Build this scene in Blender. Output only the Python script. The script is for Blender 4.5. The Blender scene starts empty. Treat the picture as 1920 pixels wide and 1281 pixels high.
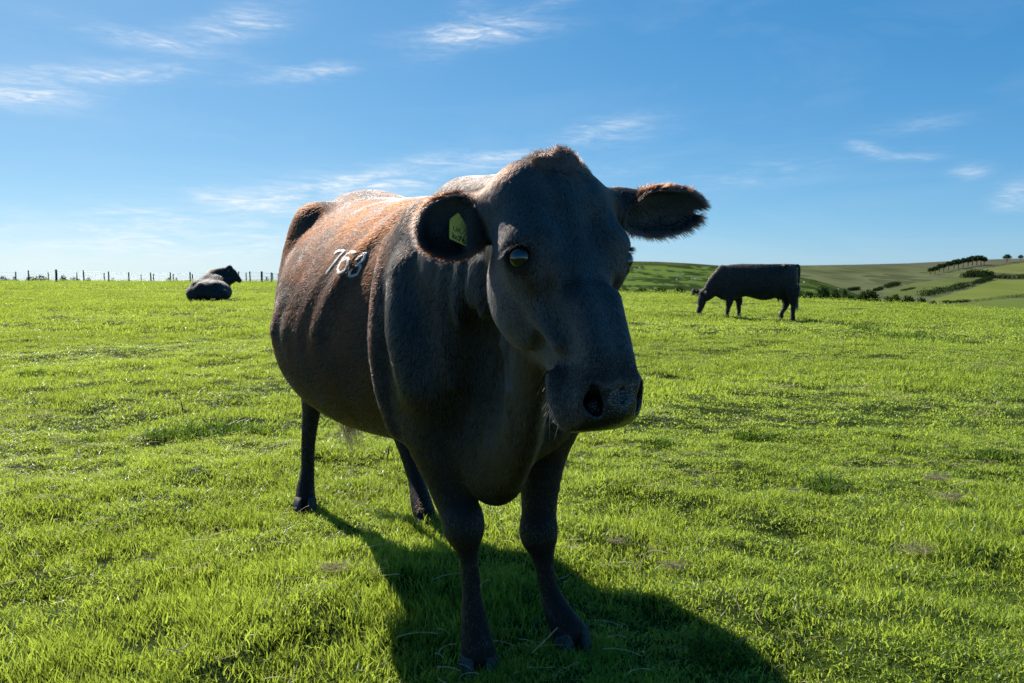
import bpy, math, random, os
import numpy as np
from mathutils import Vector, Matrix, noise as mnoise

PV = ''
rng = np.random.default_rng(7)
random.seed(7)
scn = bpy.context.scene
COL = scn.collection

# ------------------------------------------------------------------ camera, sky, sun, exposure
FPX, CAMH, TILT = 1450.0, 1.08, math.atan(130.5 / 1450.0)
cam_d = bpy.data.cameras.new('camera')
cam_d.sensor_width = 36.0
cam_d.lens = 36.0 * FPX / 1920.0
cam_d.clip_start = 0.05
cam_d.clip_end = 20000.0
cam = bpy.data.objects.new('camera', cam_d)
COL.objects.link(cam)
cam.location = (0, 0, CAMH)
cam.rotation_euler = (math.pi / 2 - TILT, 0, 0)
scn.camera = cam
cam_d.dof.use_dof = True
cam_d.dof.focus_distance = 1.9
cam_d.dof.aperture_fstop = 13.0

SUN_EL = math.radians(40)
SUN_AZ_VEC = (-0.58, 0.815)            # horizontal direction towards the sun (behind the cow, to the left)
sun_d = bpy.data.lights.new('sun', 'SUN')
sun_d.energy = 3.7
sun_d.angle = math.radians(0.53)
sun_d.color = (1.0, 0.955, 0.88)
sun = bpy.data.objects.new('sun', sun_d)
COL.objects.link(sun)
to_sun = Vector((SUN_AZ_VEC[0] * math.cos(SUN_EL), SUN_AZ_VEC[1] * math.cos(SUN_EL), math.sin(SUN_EL))).normalized()
sun.rotation_euler = to_sun.to_track_quat('Z', 'Y').to_euler()
sun.location = to_sun * 50

scn.view_settings.view_transform = 'Standard'
scn.view_settings.look = 'None'
scn.view_settings.gamma = 1.0
scn.view_settings.use_curve_mapping = False
scn.view_settings.exposure = 1.15
scn.cycles.use_denoising = True
scn.cycles.denoising_input_passes = 'RGB_ALBEDO_NORMAL'
scn.cycles.denoising_prefilter = 'NONE'
scn.cycles.max_bounces = 8
scn.cycles.transparent_max_bounces = 12


class NT:
    """tiny helper for building node trees"""
    def __init__(self, tree):
        self.t = tree
        tree.nodes.clear()

    def n(self, kind, **kw):
        nd = self.t.nodes.new(kind)
        for k, v in kw.items():
            if k.startswith('in_'):
                key = k[3:]
                nd.inputs[int(key) if key.isdigit() else key.replace('_', ' ')].default_value = v
            else:
                setattr(nd, k, v)
        return nd

    def l(self, a, b):
        self.t.links.new(a, b)

    def math(self, op, a, b=None, c=None, clamp=False):
        nd = self.t.nodes.new('ShaderNodeMath')
        nd.operation = op
        nd.use_clamp = clamp
        for i, x in enumerate((a, b, c)):
            if x is None:
                continue
            if isinstance(x, (int, float)):
                nd.inputs[i].default_value = x
            else:
                self.l(x, nd.inputs[i])
        return nd.outputs[0]

    def mix(self, f, a, b, mode='MIX'):
        nd = self.t.nodes.new('ShaderNodeMix')
        nd.data_type = 'RGBA'
        nd.blend_type = mode
        for i, x in ((0, f), (6, a), (7, b)):
            if isinstance(x, (int, float)):
                nd.inputs[i].default_value = x
            elif isinstance(x, tuple):
                nd.inputs[i].default_value = (*x, 1.0) if len(x) == 3 else x
            else:
                self.l(x, nd.inputs[i])
        return nd.outputs[2]

    def ramp(self, f, stops, interp='LINEAR'):
        nd = self.t.nodes.new('ShaderNodeValToRGB')
        nd.color_ramp.interpolation = interp
        e = nd.color_ramp.elements
        while len(e) < len(stops):
            e.new(0.5)
        for el, (p, c) in zip(e, stops):
            el.position = p
            el.color = (*c, 1.0) if len(c) == 3 else c
        self.l(f, nd.inputs[0])
        return nd.outputs[0]


def smooth01(x):
    x = np.clip(x, 0, 1)
    return x * x * (3 - 2 * x)


def ray_dir(px, py):
    c, s = math.cos(TILT), math.sin(TILT)
    y = -(py - 640.5) / FPX
    return np.array([(px - 960) / FPX, c + y * s, -s + y * c])


def at(px, py, Y):
    d = ray_dir(px, py)
    return np.array([0, 0, CAMH]) + d * (Y / d[1])

world = bpy.data.worlds.new('World')
scn.world = world
world.use_nodes = True
W = NT(world.node_tree)
w_out = W.n('ShaderNodeOutputWorld')
w_bg = W.n('ShaderNodeBackground', in_Strength=0.10)
w_sky = W.n('ShaderNodeTexSky', sky_type='NISHITA', sun_disc=False, sun_elevation=SUN_EL,
            sun_rotation=math.atan2(SUN_AZ_VEC[0], SUN_AZ_VEC[1]), altitude=0.0, air_density=0.6, dust_density=0.3, ozone_density=3.0)
w_dir = W.n('ShaderNodeTexCoord')
w_dx = W.n('ShaderNodeSeparateXYZ')
W.l(w_dir.outputs['Generated'], w_dx.inputs[0])
w_dc = W.n('ShaderNodeCombineXYZ')
W.l(w_dx.outputs[0], w_dc.inputs[0])
W.l(w_dx.outputs[1], w_dc.inputs[1])
W.l(W.math('MAXIMUM', w_dx.outputs[2], 0.012), w_dc.inputs[2])       # the pale band of the horizon goes on below eye level
W.l(w_dc.outputs[0], w_sky.inputs['Vector']) if 'Vector' in w_sky.inputs else None
w_s3 = W.n('ShaderNodeSeparateColor')
W.l(w_sky.outputs[0], w_s3.inputs[0])
w_c3 = W.n('ShaderNodeCombineColor')
# tone of the film: the photograph's sky is deeper and more cyan than the raw model
for ch, (sub, gam, mul) in enumerate(((0.60, 0.90, 0.084), (0.0, 0.706, 0.150), (0.0, 0.478, 0.284))):
    v = W.math('MAXIMUM', W.math('SUBTRACT', w_s3.outputs[ch], sub), 0.05)
    W.l(W.math('MULTIPLY', W.math('POWER', v, gam), mul * 5.0), w_c3.inputs[ch])
w_tc = W.n('ShaderNodeTexCoord')
w_sep = W.n('ShaderNodeSeparateXYZ')
W.l(w_tc.outputs['Generated'], w_sep.inputs[0])
w_az = W.math('ARCTAN2', w_sep.outputs[0], w_sep.outputs[1])
w_el = W.math('ARCSINE', w_sep.outputs[2])
w_cmb = W.n('ShaderNodeCombineXYZ')
W.l(w_az, w_cmb.inputs[0])
W.l(w_el, w_cmb.inputs[1])


def wisps(scale_x, scale_y, rot, seed, lo, hi):
    mp = W.n('ShaderNodeMapping')
    mp.inputs['Rotation'].default_value = (0, 0, rot)
    mp.inputs['Scale'].default_value = (scale_x, scale_y, 1)
    mp.inputs['Location'].default_value = (seed, seed * 1.7, 0)
    W.l(w_cmb.outputs[0], mp.inputs[0])
    nz = W.n('ShaderNodeTexNoise', in_Scale=1.0, in_Detail=9.0, in_Roughness=0.62, in_Distortion=0.9)
    W.l(mp.outputs[0], nz.inputs['Vector'])
    return W.math('MULTIPLY', W.math('SUBTRACT', nz.outputs['Fac'], lo), 1.0 / (hi - lo), clamp=True)


# long thin ice clouds: (px, py) of the photograph turned into directions, half length, half height, tilt, amount
CIRRUS = [(45, 172, .055, .016, .02, .70), (180, 140, .09, .010, .12, .34), (250, 130, .05, .010, .05, .30), (390, 62, .075, .013, .20, .40), (300, 80, .11, .010, -.12, .22),
          (470, 30, .05, .020, .35, .20), (900, 62, .085, .014, .10, .46), (860, 45, .05, .022, .7, .16), (980, 30, .12, .012, .35, .14), (1140, 240, .055, .013, .18, .42), (1190, 262, .06, .012, .3, .14),
          (560, 140, .06, .008, .15, .30), (620, 130, .025, .008, 0, .24), (820, 308, .09, .014, .15, .42), (940, 300, .06, .010, .2, .34), (690, 345, .10, .010, .10, .50), (500, 385, .08, .012, -.12, .36),
          (385, 369, .014, .005, 0, .45), (600, 352, .10, .018, .1, .30), (330, 430, .22, .030, .04, .34), (240, 395, .05, .008, .05, .22), (330, 460, .30, .022, 0, .22), (1625, 278, .020, .006, -.30, .50), (1700, 295, .035, .004, -.05, .26),
          (1825, 321, .018, .008, 0, .34), (1900, 380, .020, .008, -.05, .62), (1910, 350, .016, .010, .1, .35), (1720, 235, .05, .010, .05, .13), (1400, 330, .10, .02, .1, .12), (1150, 320, .05, .010, .1, .16), (760, 375, .2, .018, 0, .18)]
w_n1 = wisps(11.0, 62.0, 0.14, 3.1, 0.36, 0.70)
w_n2 = wisps(34.0, 190.0, 0.22, 8.4, 0.36, 0.66)
w_nz = W.math('MULTIPLY', w_n1, W.math('ADD', W.math('MULTIPLY', w_n2, 0.95), 0.22))
w_sum = None
for (px, py, a, b, tilt, amt) in CIRRUS:
    d = ray_dir(px, py)
    d = d / np.linalg.norm(d)
    az0, el0 = math.atan2(d[0], d[1]), math.asin(d[2])
    dx = W.math('SUBTRACT', w_az, az0)
    dy = W.math('SUBTRACT', w_el, el0)
    c, s = math.cos(tilt), math.sin(tilt)
    u = W.math('ADD', W.math('MULTIPLY', dx, c / a), W.math('MULTIPLY', dy, s / a))
    v = W.math('ADD', W.math('MULTIPLY', dx, -s / b), W.math('MULTIPLY', dy, c / b))
    r2 = W.math('ADD', W.math('MULTIPLY', u, u), W.math('MULTIPLY', v, v))
    g = W.math('MULTIPLY', W.math('EXPONENT', W.math('MULTIPLY', r2, -1.1)), amt)
    w_sum = g if w_sum is None else W.math('ADD', w_sum, g)
# the same kind of cloud, thinner, over the rest of the sky
w_all = W.math('MULTIPLY', wisps(2.2, 9.0, 0.2, 5.5, 0.50, 0.85), 0.10)
w_fac = W.math('ADD', W.math('MULTIPLY', w_sum, W.math('ADD', W.math('MULTIPLY', w_nz, 1.5), 0.10)), w_all, clamp=True)
w_mix = W.mix(w_fac, w_c3.outputs[0], (4.5, 4.65, 4.8))
W.l(w_mix, w_bg.inputs['Color'])
W.l(w_bg.outputs[0], w_out.inputs[0])


# ------------------------------------------------------------------ objects, materials, meshes
def new_mat(name):
    m = bpy.data.materials.new(name)
    m.use_nodes = True
    return m, NT(m.node_tree)


def simple_mat(name, col, rough=0.7, spec=0.3, noise_scale=None, var=0.3, bump=0.0):
    m, t = new_mat(name)
    out = t.n('ShaderNodeOutputMaterial')
    p = t.n('ShaderNodeBsdfPrincipled', in_Roughness=rough)
    p.inputs['Specular IOR Level'].default_value = spec
    if noise_scale:
        tc = t.n('ShaderNodeTexCoord')
        nz = t.n('ShaderNodeTexNoise', in_Scale=noise_scale, in_Detail=6.0)
        t.l(tc.outputs['Object'], nz.inputs['Vector'])
        lo = tuple(c * (1 - var) for c in col)
        hi = tuple(min(1, c * (1 + var)) for c in col)
        t.l(t.ramp(nz.outputs['Fac'], [(0.3, lo), (0.7, hi)]), p.inputs['Base Color'])
        if bump:
            b = t.n('ShaderNodeBump', in_Strength=0.6, in_Distance=bump)
            t.l(nz.outputs['Fac'], b.inputs['Height'])
            t.l(b.outputs[0], p.inputs['Normal'])
    else:
        p.inputs['Base Color'].default_value = (*col, 1)
    t.l(p.outputs[0], out.inputs[0])
    return m


def props(o, label=None, cat=None, group=None, kind=None):
    for k, v in (('label', label), ('category', cat), ('group', group), ('kind', kind)):
        if v:
            o[k] = v
    return o


def empty(name, loc, label=None, cat=None, group=None, rz=0.0):
    o = bpy.data.objects.new(name, None)
    COL.objects.link(o)
    o.location = loc
    o.rotation_euler = (0, 0, rz)
    o.empty_display_size = 0.2
    return props(o, label, cat, group)


def mesh_obj(name, verts, faces, mat, parent=None, smooth=True, kind=None):
    me = bpy.data.meshes.new(name)
    verts = np.asarray(verts, dtype=np.float32)
    if isinstance(faces, np.ndarray):
        nf, k = faces.shape
        me.vertices.add(len(verts))
        me.vertices.foreach_set('co', verts.ravel())
        me.loops.add(nf * k)
        me.loops.foreach_set('vertex_index', faces.astype(np.int32).ravel())
        me.polygons.add(nf)
        me.polygons.foreach_set('loop_start', np.arange(0, nf * k, k, dtype=np.int32))
        me.update(calc_edges=True)
        me.validate()
    else:
        me.from_pydata([tuple(map(float, v)) for v in verts], [], faces)
    if smooth:
        me.polygons.foreach_set('use_smooth', np.ones(len(me.polygons), dtype=bool))
    if mat:
        me.materials.append(mat)
    me.update()
    o = bpy.data.objects.new(name, me)
    COL.objects.link(o)
    if parent:
        o.parent = parent
        o.matrix_parent_inverse = Matrix.Identity(4)
    if kind:
        o['kind'] = kind
    return o


def curves_obj(name, pts, radius, mat, parent=None, col=None, kind='stuff'):
    """pts (N, K, 3) hair strands as one hair-curves object"""
    n, k, _ = pts.shape
    hc = bpy.data.hair_curves.new(name)
    hc.add_curves([k] * n)
    hc.points.foreach_set('position', pts.astype(np.float32).ravel())
    if np.ndim(radius) == 0:
        radius = np.full(n, radius)
    taper = np.linspace(1.0, 0.25, k)
    rad = (np.asarray(radius)[:, None] * taper[None, :]).astype(np.float32).ravel()
    hc.points.foreach_set('radius', rad)
    if col is not None:
        a = hc.attributes.new('tint', 'FLOAT_COLOR', 'CURVE')
        c4 = np.ones((n, 4), dtype=np.float32)
        c4[:, :3] = col
        a.data.foreach_set('color', c4.ravel())
    hc.materials.append(mat)
    o = bpy.data.objects.new(name, hc)
    COL.objects.link(o)
    if parent:
        o.parent = parent
        o.matrix_parent_inverse = Matrix.Identity(4)
    if kind:
        o['kind'] = kind
    return o


# ------------------------------------------------------------------ implicit-surface sculpting
def catmull(P, n):
    P = np.asarray(P, float)
    if len(P) == 2:
        t = np.linspace(0, 1, n)[:, None]
        return P[0] * (1 - t) + P[1] * t
    Q = np.vstack([2 * P[0] - P[1], P, 2 * P[-1] - P[-2]])
    out = []
    for t in np.linspace(0, len(P) - 1, n):
        i = min(int(t), len(P) - 2)
        u = t - i
        p0, p1, p2, p3 = Q[i], Q[i + 1], Q[i + 2], Q[i + 3]
        out.append(0.5 * (2 * p1 + (p2 - p0) * u + (2 * p0 - 5 * p1 + 4 * p2 - p3) * u * u + (3 * p1 - p0 - 3 * p2 + p3) * u ** 3))
    return np.array(out)


def ellipsoid(c, r, axes=None, k=0.03, op='add'):
    c = np.asarray(c, float)
    r = np.asarray(r, float)
    M = np.eye(3) if axes is None else np.array([np.asarray(a, float) / np.linalg.norm(a) for a in axes])
    ext = np.abs(M.T * r[None, :]).sum(1)

    def fn(x, y, z):
        dx, dy, dz = x - c[0], y - c[1], z - c[2]
        k0 = 0
        k1 = 0
        for i in range(3):
            q = (M[i, 0] * dx + M[i, 1] * dy + M[i, 2] * dz) / r[i]
            k0 = k0 + q * q
            k1 = k1 + (q / r[i]) ** 2
        k0 = np.sqrt(k0)
        return k0 * (k0 - 1) / np.maximum(np.sqrt(k1), 1e-6)
    return dict(fn=fn, lo=c - ext, hi=c + ext, k=k, op=op)


def sweep(P, ra, rb=None, side=(1, 0, 0), n=14, k=0.04, op='add'):
    """tapered tube through P; ra is the radius along 'side', rb across it"""
    rb = ra if rb is None else rb
    m = len(P)
    C = catmull(P, n)
    tt = np.linspace(0, m - 1, n)
    A = np.interp(tt, range(m), ra)
    B = np.interp(tt, range(m), rb)
    S = np.asarray(side, float)
    ext = max(A.max(), B.max())

    def fn(x, y, z):
        best = None
        for i in range(n - 1):
            d = C[i + 1] - C[i]
            L = np.linalg.norm(d)
            if L < 1e-7:
                continue
            T = d / L
            U = S - T * (S @ T)
            U /= np.linalg.norm(U)
            V = np.cross(T, U)
            dx, dy, dz = x - C[i][0], y - C[i][1], z - C[i][2]
            s = dx * T[0] + dy * T[1] + dz * T[2]
            w = np.clip(s / L, 0, 1)
            a = A[i] + (A[i + 1] - A[i]) * w
            b = B[i] + (B[i + 1] - B[i]) * w
            e = s - w * L
            u = (dx * U[0] + dy * U[1] + dz * U[2])
            v = (dx * V[0] + dy * V[1] + dz * V[2])
            mn = np.minimum(a, b)
            q = (np.sqrt((u / a) ** 2 + (v / b) ** 2 + (e / mn) ** 2) - 1) * mn
            best = q if best is None else np.minimum(best, q)
        return best
    return dict(fn=fn, lo=C.min(0) - ext, hi=C.max(0) + ext, k=k, op=op)


def loft(O, S, U, V, tab, pw=2.0, k=0.05, op='add'):
    """tab rows: s, half width, v_top, v_mid, v_bottom; section is widest at v_mid"""
    O, S, U, V = [np.asarray(a, float) for a in (O, S, U, V)]
    tab = np.asarray(tab, float)
    n = 60
    m = len(tab)
    s_ = np.linspace(0, m - 1, n)
    T = catmull(tab, n)
    T[:, 0] = np.maximum.accumulate(T[:, 0])
    s0, s1 = T[0, 0], T[-1, 0]
    pts = []
    for r in tab:
        for u in (-r[1], r[1]):
            for v in (r[2], r[4]):
                pts.append(O + S * r[0] + U * u + V * v)
    pts = np.array(pts)

    def fn(x, y, z):
        dx, dy, dz = x - O[0], y - O[1], z - O[2]
        s = dx * S[0] + dy * S[1] + dz * S[2]
        u = dx * U[0] + dy * U[1] + dz * U[2]
        v = dx * V[0] + dy * V[1] + dz * V[2]
        sc = np.clip(s, s0, s1)
        w, vt, vm, vb = [np.interp(sc, T[:, 0], T[:, j]) for j in (1, 2, 3, 4)]
        hv = np.where(v > vm, vt - vm, vm - vb)
        hv = np.maximum(hv, 1e-3)
        w = np.maximum(w, 1e-3)
        mn = np.minimum(w, hv)
        q = (np.abs(u / w) ** pw + np.abs((v - vm) / hv) ** pw) ** (1.0 / pw)
        d = (q - 1) * mn
        e = s - sc
        return np.where(e == 0, d, np.sqrt(np.maximum(d, 0) ** 2 + e * e) + np.minimum(d, 0) * 0)
    return dict(fn=fn, lo=pts.min(0) - 0.03, hi=pts.max(0) + 0.03, k=k, op=op)


def sdf_mesh(xs, ys, zs, prims, bump=None):
    """combine the primitives on a rectilinear grid and pull out the surface as quads (naive surface nets)"""
    xs, ys, zs = [np.asarray(a, np.float32) for a in (xs, ys, zs)]
    Fv = np.full((len(xs), len(ys), len(zs)), 0.3, np.float32)
    for p in prims:
        k = p['k']
        m = k + 0.012
        i0, i1 = np.searchsorted(xs, [p['lo'][0] - m, p['hi'][0] + m])
        j0, j1 = np.searchsorted(ys, [p['lo'][1] - m, p['hi'][1] + m])
        k0, k1 = np.searchsorted(zs, [p['lo'][2] - m, p['hi'][2] + m])
        if i1 <= i0 or j1 <= j0 or k1 <= k0:
            continue
        x = xs[i0:i1, None, None]
        y = ys[None, j0:j1, None]
        z = zs[None, None, k0:k1]
        d = np.asarray(p['fn'](x, y, z), np.float32)
        a = Fv[i0:i1, j0:j1, k0:k1]
        if p['op'] == 'add':
            h = np.maximum(k - np.abs(a - d), 0)
            r = np.minimum(a, d) - h * h * (0.25 / k)
        else:
            d = -d
            h = np.maximum(k - np.abs(a - d), 0)
            r = np.maximum(a, d) + h * h * (0.25 / k)
        Fv[i0:i1, j0:j1, k0:k1] = r
    inside = Fv < 0
    cnt = np.zeros(tuple(n - 1 for n in Fv.shape), np.int8)
    for a in (0, 1):
        for b in (0, 1):
            for c in (0, 1):
                cnt += inside[a:a + cnt.shape[0], b:b + cnt.shape[1], c:c + cnt.shape[2]]
    I, J, K = np.nonzero((cnt > 0) & (cnt < 8))
    vid = np.full(cnt.shape, -1, np.int32)
    vid[I, J, K] = np.arange(len(I))
    cor = {}
    for a in (0, 1):
        for b in (0, 1):
            for c in (0, 1):
                cor[a, b, c] = Fv[I + a, J + b, K + c]
    acc = np.zeros((len(I), 3))
    num = np.zeros(len(I))
    for ax in range(3):
        o1, o2 = [q for q in range(3) if q != ax]
        for b in (0, 1):
            for c in (0, 1):
                k0 = [0, 0, 0]
                k1 = [0, 0, 0]
                k0[o1] = k1[o1] = b
                k0[o2] = k1[o2] = c
                k1[ax] = 1
                f0, f1 = cor[tuple(k0)], cor[tuple(k1)]
                cr = (f0 < 0) != (f1 < 0)
                t = np.where(cr, f0 / np.where(cr, f0 - f1, 1), 0)
                add = np.zeros((len(I), 3))
                add[:, ax] = t
                add[:, o1] = b
                add[:, o2] = c
                acc += add * cr[:, None]
                num += cr
    L = acc / np.maximum(num, 1)[:, None]
    V = np.stack([np.interp(I + L[:, 0], np.arange(len(xs)), xs), np.interp(J + L[:, 1], np.arange(len(ys)), ys),
                  np.interp(K + L[:, 2], np.arange(len(zs)), zs)], 1)
    faces = []
    for ax in range(3):
        o1, o2 = (ax + 1) % 3, (ax + 2) % 3
        s0 = [slice(None)] * 3
        s1 = [slice(None)] * 3
        s0[ax] = slice(0, -1)
        s1[ax] = slice(1, None)
        for q in (o1, o2):
            s0[q] = s1[q] = slice(1, -1)
        A, B = inside[tuple(s0)], inside[tuple(s1)]
        idx = np.array(np.nonzero(A != B))
        flip = A[tuple(idx)]
        idx[o1] += 1
        idx[o2] += 1
        quad = []
        for d1, d2 in ((-1, -1), (0, -1), (0, 0), (-1, 0)):
            q = idx.copy()
            q[o1] += d1
            q[o2] += d2
            quad.append(vid[tuple(q)])
        quad = np.stack(quad, 1)
        quad[~flip] = quad[~flip][:, ::-1]
        faces.append(quad)
    F4 = np.vstack(faces)
    F4 = F4[(F4 >= 0).all(1)]
    return V, F4


def keep_largest(V, F4):
    """drop loose crumbs, keep one continuous skin"""
    lab = np.arange(len(V))
    for _ in range(400):
        m = lab[F4].min(1)
        new = lab.copy()
        for c in range(4):
            np.minimum.at(new, F4[:, c], m)
        new = new[new]
        if (new == lab).all():
            break
        lab = new
    u, c = np.unique(lab, return_counts=True)
    good = lab == u[c.argmax()]
    remap = np.cumsum(good) - 1
    return V[good], remap[F4[good[F4].all(1)]]


def relax(V, F4, it=2, w=0.5):
    e = np.vstack([F4[:, [0, 1]], F4[:, [1, 2]], F4[:, [2, 3]], F4[:, [3, 0]]])
    deg = np.bincount(e[:, 0], minlength=len(V)) + np.bincount(e[:, 1], minlength=len(V))
    for _ in range(it):
        s = np.zeros_like(V)
        for c in range(3):
            s[:, c] = np.bincount(e[:, 0], V[e[:, 1], c], len(V)) + np.bincount(e[:, 1], V[e[:, 0], c], len(V))
        V = V + w * (s / np.maximum(deg, 1)[:, None] - V)
    return V


def vert_normals(V, F4):
    n = np.cross(V[F4[:, 2]] - V[F4[:, 0]], V[F4[:, 3]] - V[F4[:, 1]])
    N = np.zeros_like(V)
    for c in range(4):
        for a in range(3):
            N[:, a] += np.bincount(F4[:, c], n[:, a], len(V))
    N /= np.maximum(np.linalg.norm(N, axis=1), 1e-12)[:, None]
    return N

# ------------------------------------------------------------------ the near cow, in place on the field
B_O = np.array([0.037, 2.125, 0.0])
B_F = np.array([0.49, -0.8717, 0.0])      # towards its front
B_R = np.array([-0.8717, -0.49, 0.0])     # its right side, which faces the camera's left
UP = np.array([0, 0, 1.0])


def bp(b, r, z):
    return B_O - B_F * b + B_R * r + UP * z


H_S = 0.98
H_W = 1.10
H_0 = np.array([0.093, 1.56, 1.290])
H_A = np.array([0.098, -0.183, -0.47])
H_A /= np.linalg.norm(H_A)
H_U = np.array([0.858, 0.514, 0.0])
H_U -= H_A * (H_A @ H_U)
H_U /= np.linalg.norm(H_U)
H_N = np.cross(H_A, H_U)


def hp(s, u, v):
    w = H_W * (1 - .08 * float(smooth01((s - .36) / .08)))        # the face narrows towards the muzzle
    return H_0 + (H_A * s + H_U * u * w + H_N * v) * H_S


def near_cow_prims():
    P = []
    # trunk: rows are b, half width, top, widest, bottom
    P.append(loft(B_O, -B_F, B_R, UP, [
        (-0.16, 0.05, 1.02, 0.86, 0.70), (-0.12, 0.13, 1.12, 0.88, 0.62), (-0.02, 0.21, 1.22, 0.90, 0.56), (0.10, 0.265, 1.295, 0.90, 0.545),
        (0.25, 0.31, 1.32, 0.88, 0.54), (0.42, 0.36, 1.325, 0.86, 0.525), (0.62, 0.42, 1.335, 0.83, 0.495), (0.82, 0.465, 1.345, 0.82, 0.485),
        (0.98, 0.47, 1.36, 0.84, 0.51), (1.12, 0.42, 1.39, 0.88, 0.58), (1.25, 0.34, 1.415, 0.95, 0.68), (1.38, 0.27, 1.40, 1.0, 0.72),
        (1.52, 0.20, 1.37, 1.05, 0.80), (1.62, 0.10, 1.30, 1.08, 0.90), (1.66, 0.03, 1.2, 1.1, 1.0)], pw=2.05, k=0.05))
    for sd in (1, -1):
        # hook bone, thigh, pin bone
        P.append(ellipsoid(bp(1.15, sd * 0.268, 1.268), (0.050, 0.038, 0.042), (B_F, B_R, UP), k=0.12))
        P.append(sweep([bp(1.16, sd * .268, 1.26), bp(1.19, sd * .318, 1.14), bp(1.13, sd * .345, .9)], [.034, .045, .05], k=.11))
        P.append(ellipsoid(bp(1.42, sd * 0.20, 0.98), (0.20, 0.115, 0.33), (B_F, B_R, UP), k=0.12))
        P.append(ellipsoid(bp(1.56, sd * 0.11, 1.24), (0.07, 0.05, 0.06), (B_F, B_R, UP), k=0.08))
        # shoulder blade and upper arm
        P.append(ellipsoid(bp(0.17, sd * 0.250, 0.97), (0.130, 0.085, 0.30), (B_F, B_R, UP), k=0.06))
        P.append(ellipsoid(bp(0.06, sd * 0.215, 0.84), (0.13, 0.10, 0.15), (B_F, B_R, UP), k=0.07))
    # rear edge of the shoulder standing out from the ribs
    P.append(sweep([at(742, 470, 2.215), at(724, 560, 2.165), at(719, 640, 2.145), at(725, 720, 2.135), at(746, 800, 2.13)], [.024, .029, .031, .031, .026], k=.09))
    # fossa in front of the hook bone, behind the ribs
    # ribs, faint
    for i, b in enumerate((0.47, 0.585, 0.67, 0.79)):
        P.append(sweep([bp(b - .04, .15, 1.25), bp(b + .05, .315, 1.075), bp(b + .15, .385 + .02 * i, .88)], [.013, .017, .011], k=.08))
    # neck, withers to skull
    P.append(sweep([bp(0.22, 0.0, 1.09), at(880, 470, 2.06) * [1, 1, 0] + UP * 1.085, at(965, 420, 1.88) * [1, 1, 0] + UP * 1.11, hp(0.08, 0.0, -0.13)],
                   [.20, .15, .105, .078], [.215, .20, .16, .10], side=B_R, k=0.08))
    P.append(sweep([bp(0.30, 0, 1.255), at(868, 380, 2.1), at(925, 374, 1.86), hp(0.04, -0.0, -0.065)], [.07, .06, .06, .06], [.065, .06, .055, .05], side=B_R, k=.06))
    P.append(sweep([at(925, 530, 1.89), at(890, 615, 2.00), at(855, 690, 2.10)], [.085, .11, .14], [.13, .14, .15], side=B_R, k=.06))
    # throat and dewlap down to the brisket
    P.append(sweep([hp(.25, 0, -.17), at(985, 640, 1.79), at(970, 740, 1.86), at(950, 800, 1.98), at(905, 820, 2.12)], [.040, .045, .055, .085, .13], [.06, .10, .11, .12, .13], side=B_R, k=.06))
    P.append(sweep([hp(.30, .0, -.17), at(988, 735, 1.71), at(972, 820, 1.80), at(950, 868, 1.90), at(925, 890, 2.02)], [.03, .026, .03, .045, .06], [.05, .06, .06, .065, .07], side=B_R, k=.045))
    P.append(ellipsoid(at(925, 878, 2.04), (.062, .10, .085), (B_R, B_F, UP), k=.05))
    # folds of loose skin hanging down the neck behind the jaw
    for (x0, y0, x1, y1, x2, y2, d, r_) in ((893, 490, 886, 570, 912, 660, 1.81, .010), (872, 490, 860, 590, 882, 700, 1.855, .009), (908, 500, 905, 590, 935, 690, 1.79, .010), (845, 500, 832, 600, 850, 720, 1.91, .009), (945, 640, 962, 720, 975, 800, 1.79, .010)):
        P.append(sweep([at(x0, y0, d - .01), at(x1, y1, d), at(x2, y2, d + .02)], [r_ * .7, r_, r_ * .6], n=10, k=.035))
    P.append(ellipsoid(at(905, 690, 1.84), (.035, .05, .13), (B_R, B_F, UP), k=.07, op='cut'))
    P.append(sweep([at(770, 520, 2.06), at(765, 620, 2.02), at(790, 720, 2.0)], [.05, .055, .05], k=.06))
    # fore legs
    hoof_r, hoof_l = at(897, 1222, 2.055), at(1066, 1176, 2.20)
    P.append(sweep([bp(.06, .215, .84), bp(.10, .235, .67), at(838, 900, 2.10), at(867, 985, 2.07)], [.10, .085, .055, .043], [.12, .10, .066, .052], side=B_R, k=.05))
    P.append(sweep([at(867, 970, 2.07), at(880, 1050, 2.065), at(884, 1110, 2.06), at(890, 1170, 2.05), at(897, 1224, 2.035)], [.046, .0265, .0245, .037, .048], [.048, .030, .029, .040, .050], side=B_R, k=.025))
    P.append(ellipsoid(at(871, 985, 2.052), (.049, .054, .062), (B_R, B_F, UP), k=.03))
    P.append(sweep([bp(.06, -.215, .84), at(1022, 820, 2.27), at(1012, 920, 2.26), at(1010, 1000, 2.25)], [.10, .075, .055, .045], [.12, .095, .06, .05], side=B_R, k=.05))
    P.append(sweep([at(1010, 990, 2.25), at(1022, 1070, 2.24), at(1030, 1105, 2.235), at(1042, 1140, 2.21), at(1065, 1182, 2.18)], [.043, .0265, .027, .037, .048], [.046, .030, .031, .040, .050], side=B_R, k=.025))
    P.append(ellipsoid(at(1009, 998, 2.236), (.047, .052, .060), (B_R, B_F, UP), k=.03))
    # dewclaws, and the groove in front of the tendons
    for c_ in (at(862, 1188, 2.10), at(897, 1186, 2.115), at(1022, 1150, 2.26), at(1050, 1152, 2.27)):
        P.append(ellipsoid(c_, (.013, .016, .020), (B_R, B_F, UP), k=.012))
    for a_, b_, c_ in ((at(866, 1010, 2.055), at(866, 1075, 2.075), at(872, 1150, 2.07)), (at(899, 1030, 2.055), at(897, 1080, 2.07), at(906, 1150, 2.065)), (at(1000, 1030, 2.245), at(1009, 1080, 2.255), at(1020, 1130, 2.25))):
        P.append(sweep([a_, b_, c_], [.004, .006, .004], n=8, k=.012, op='cut'))
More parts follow.
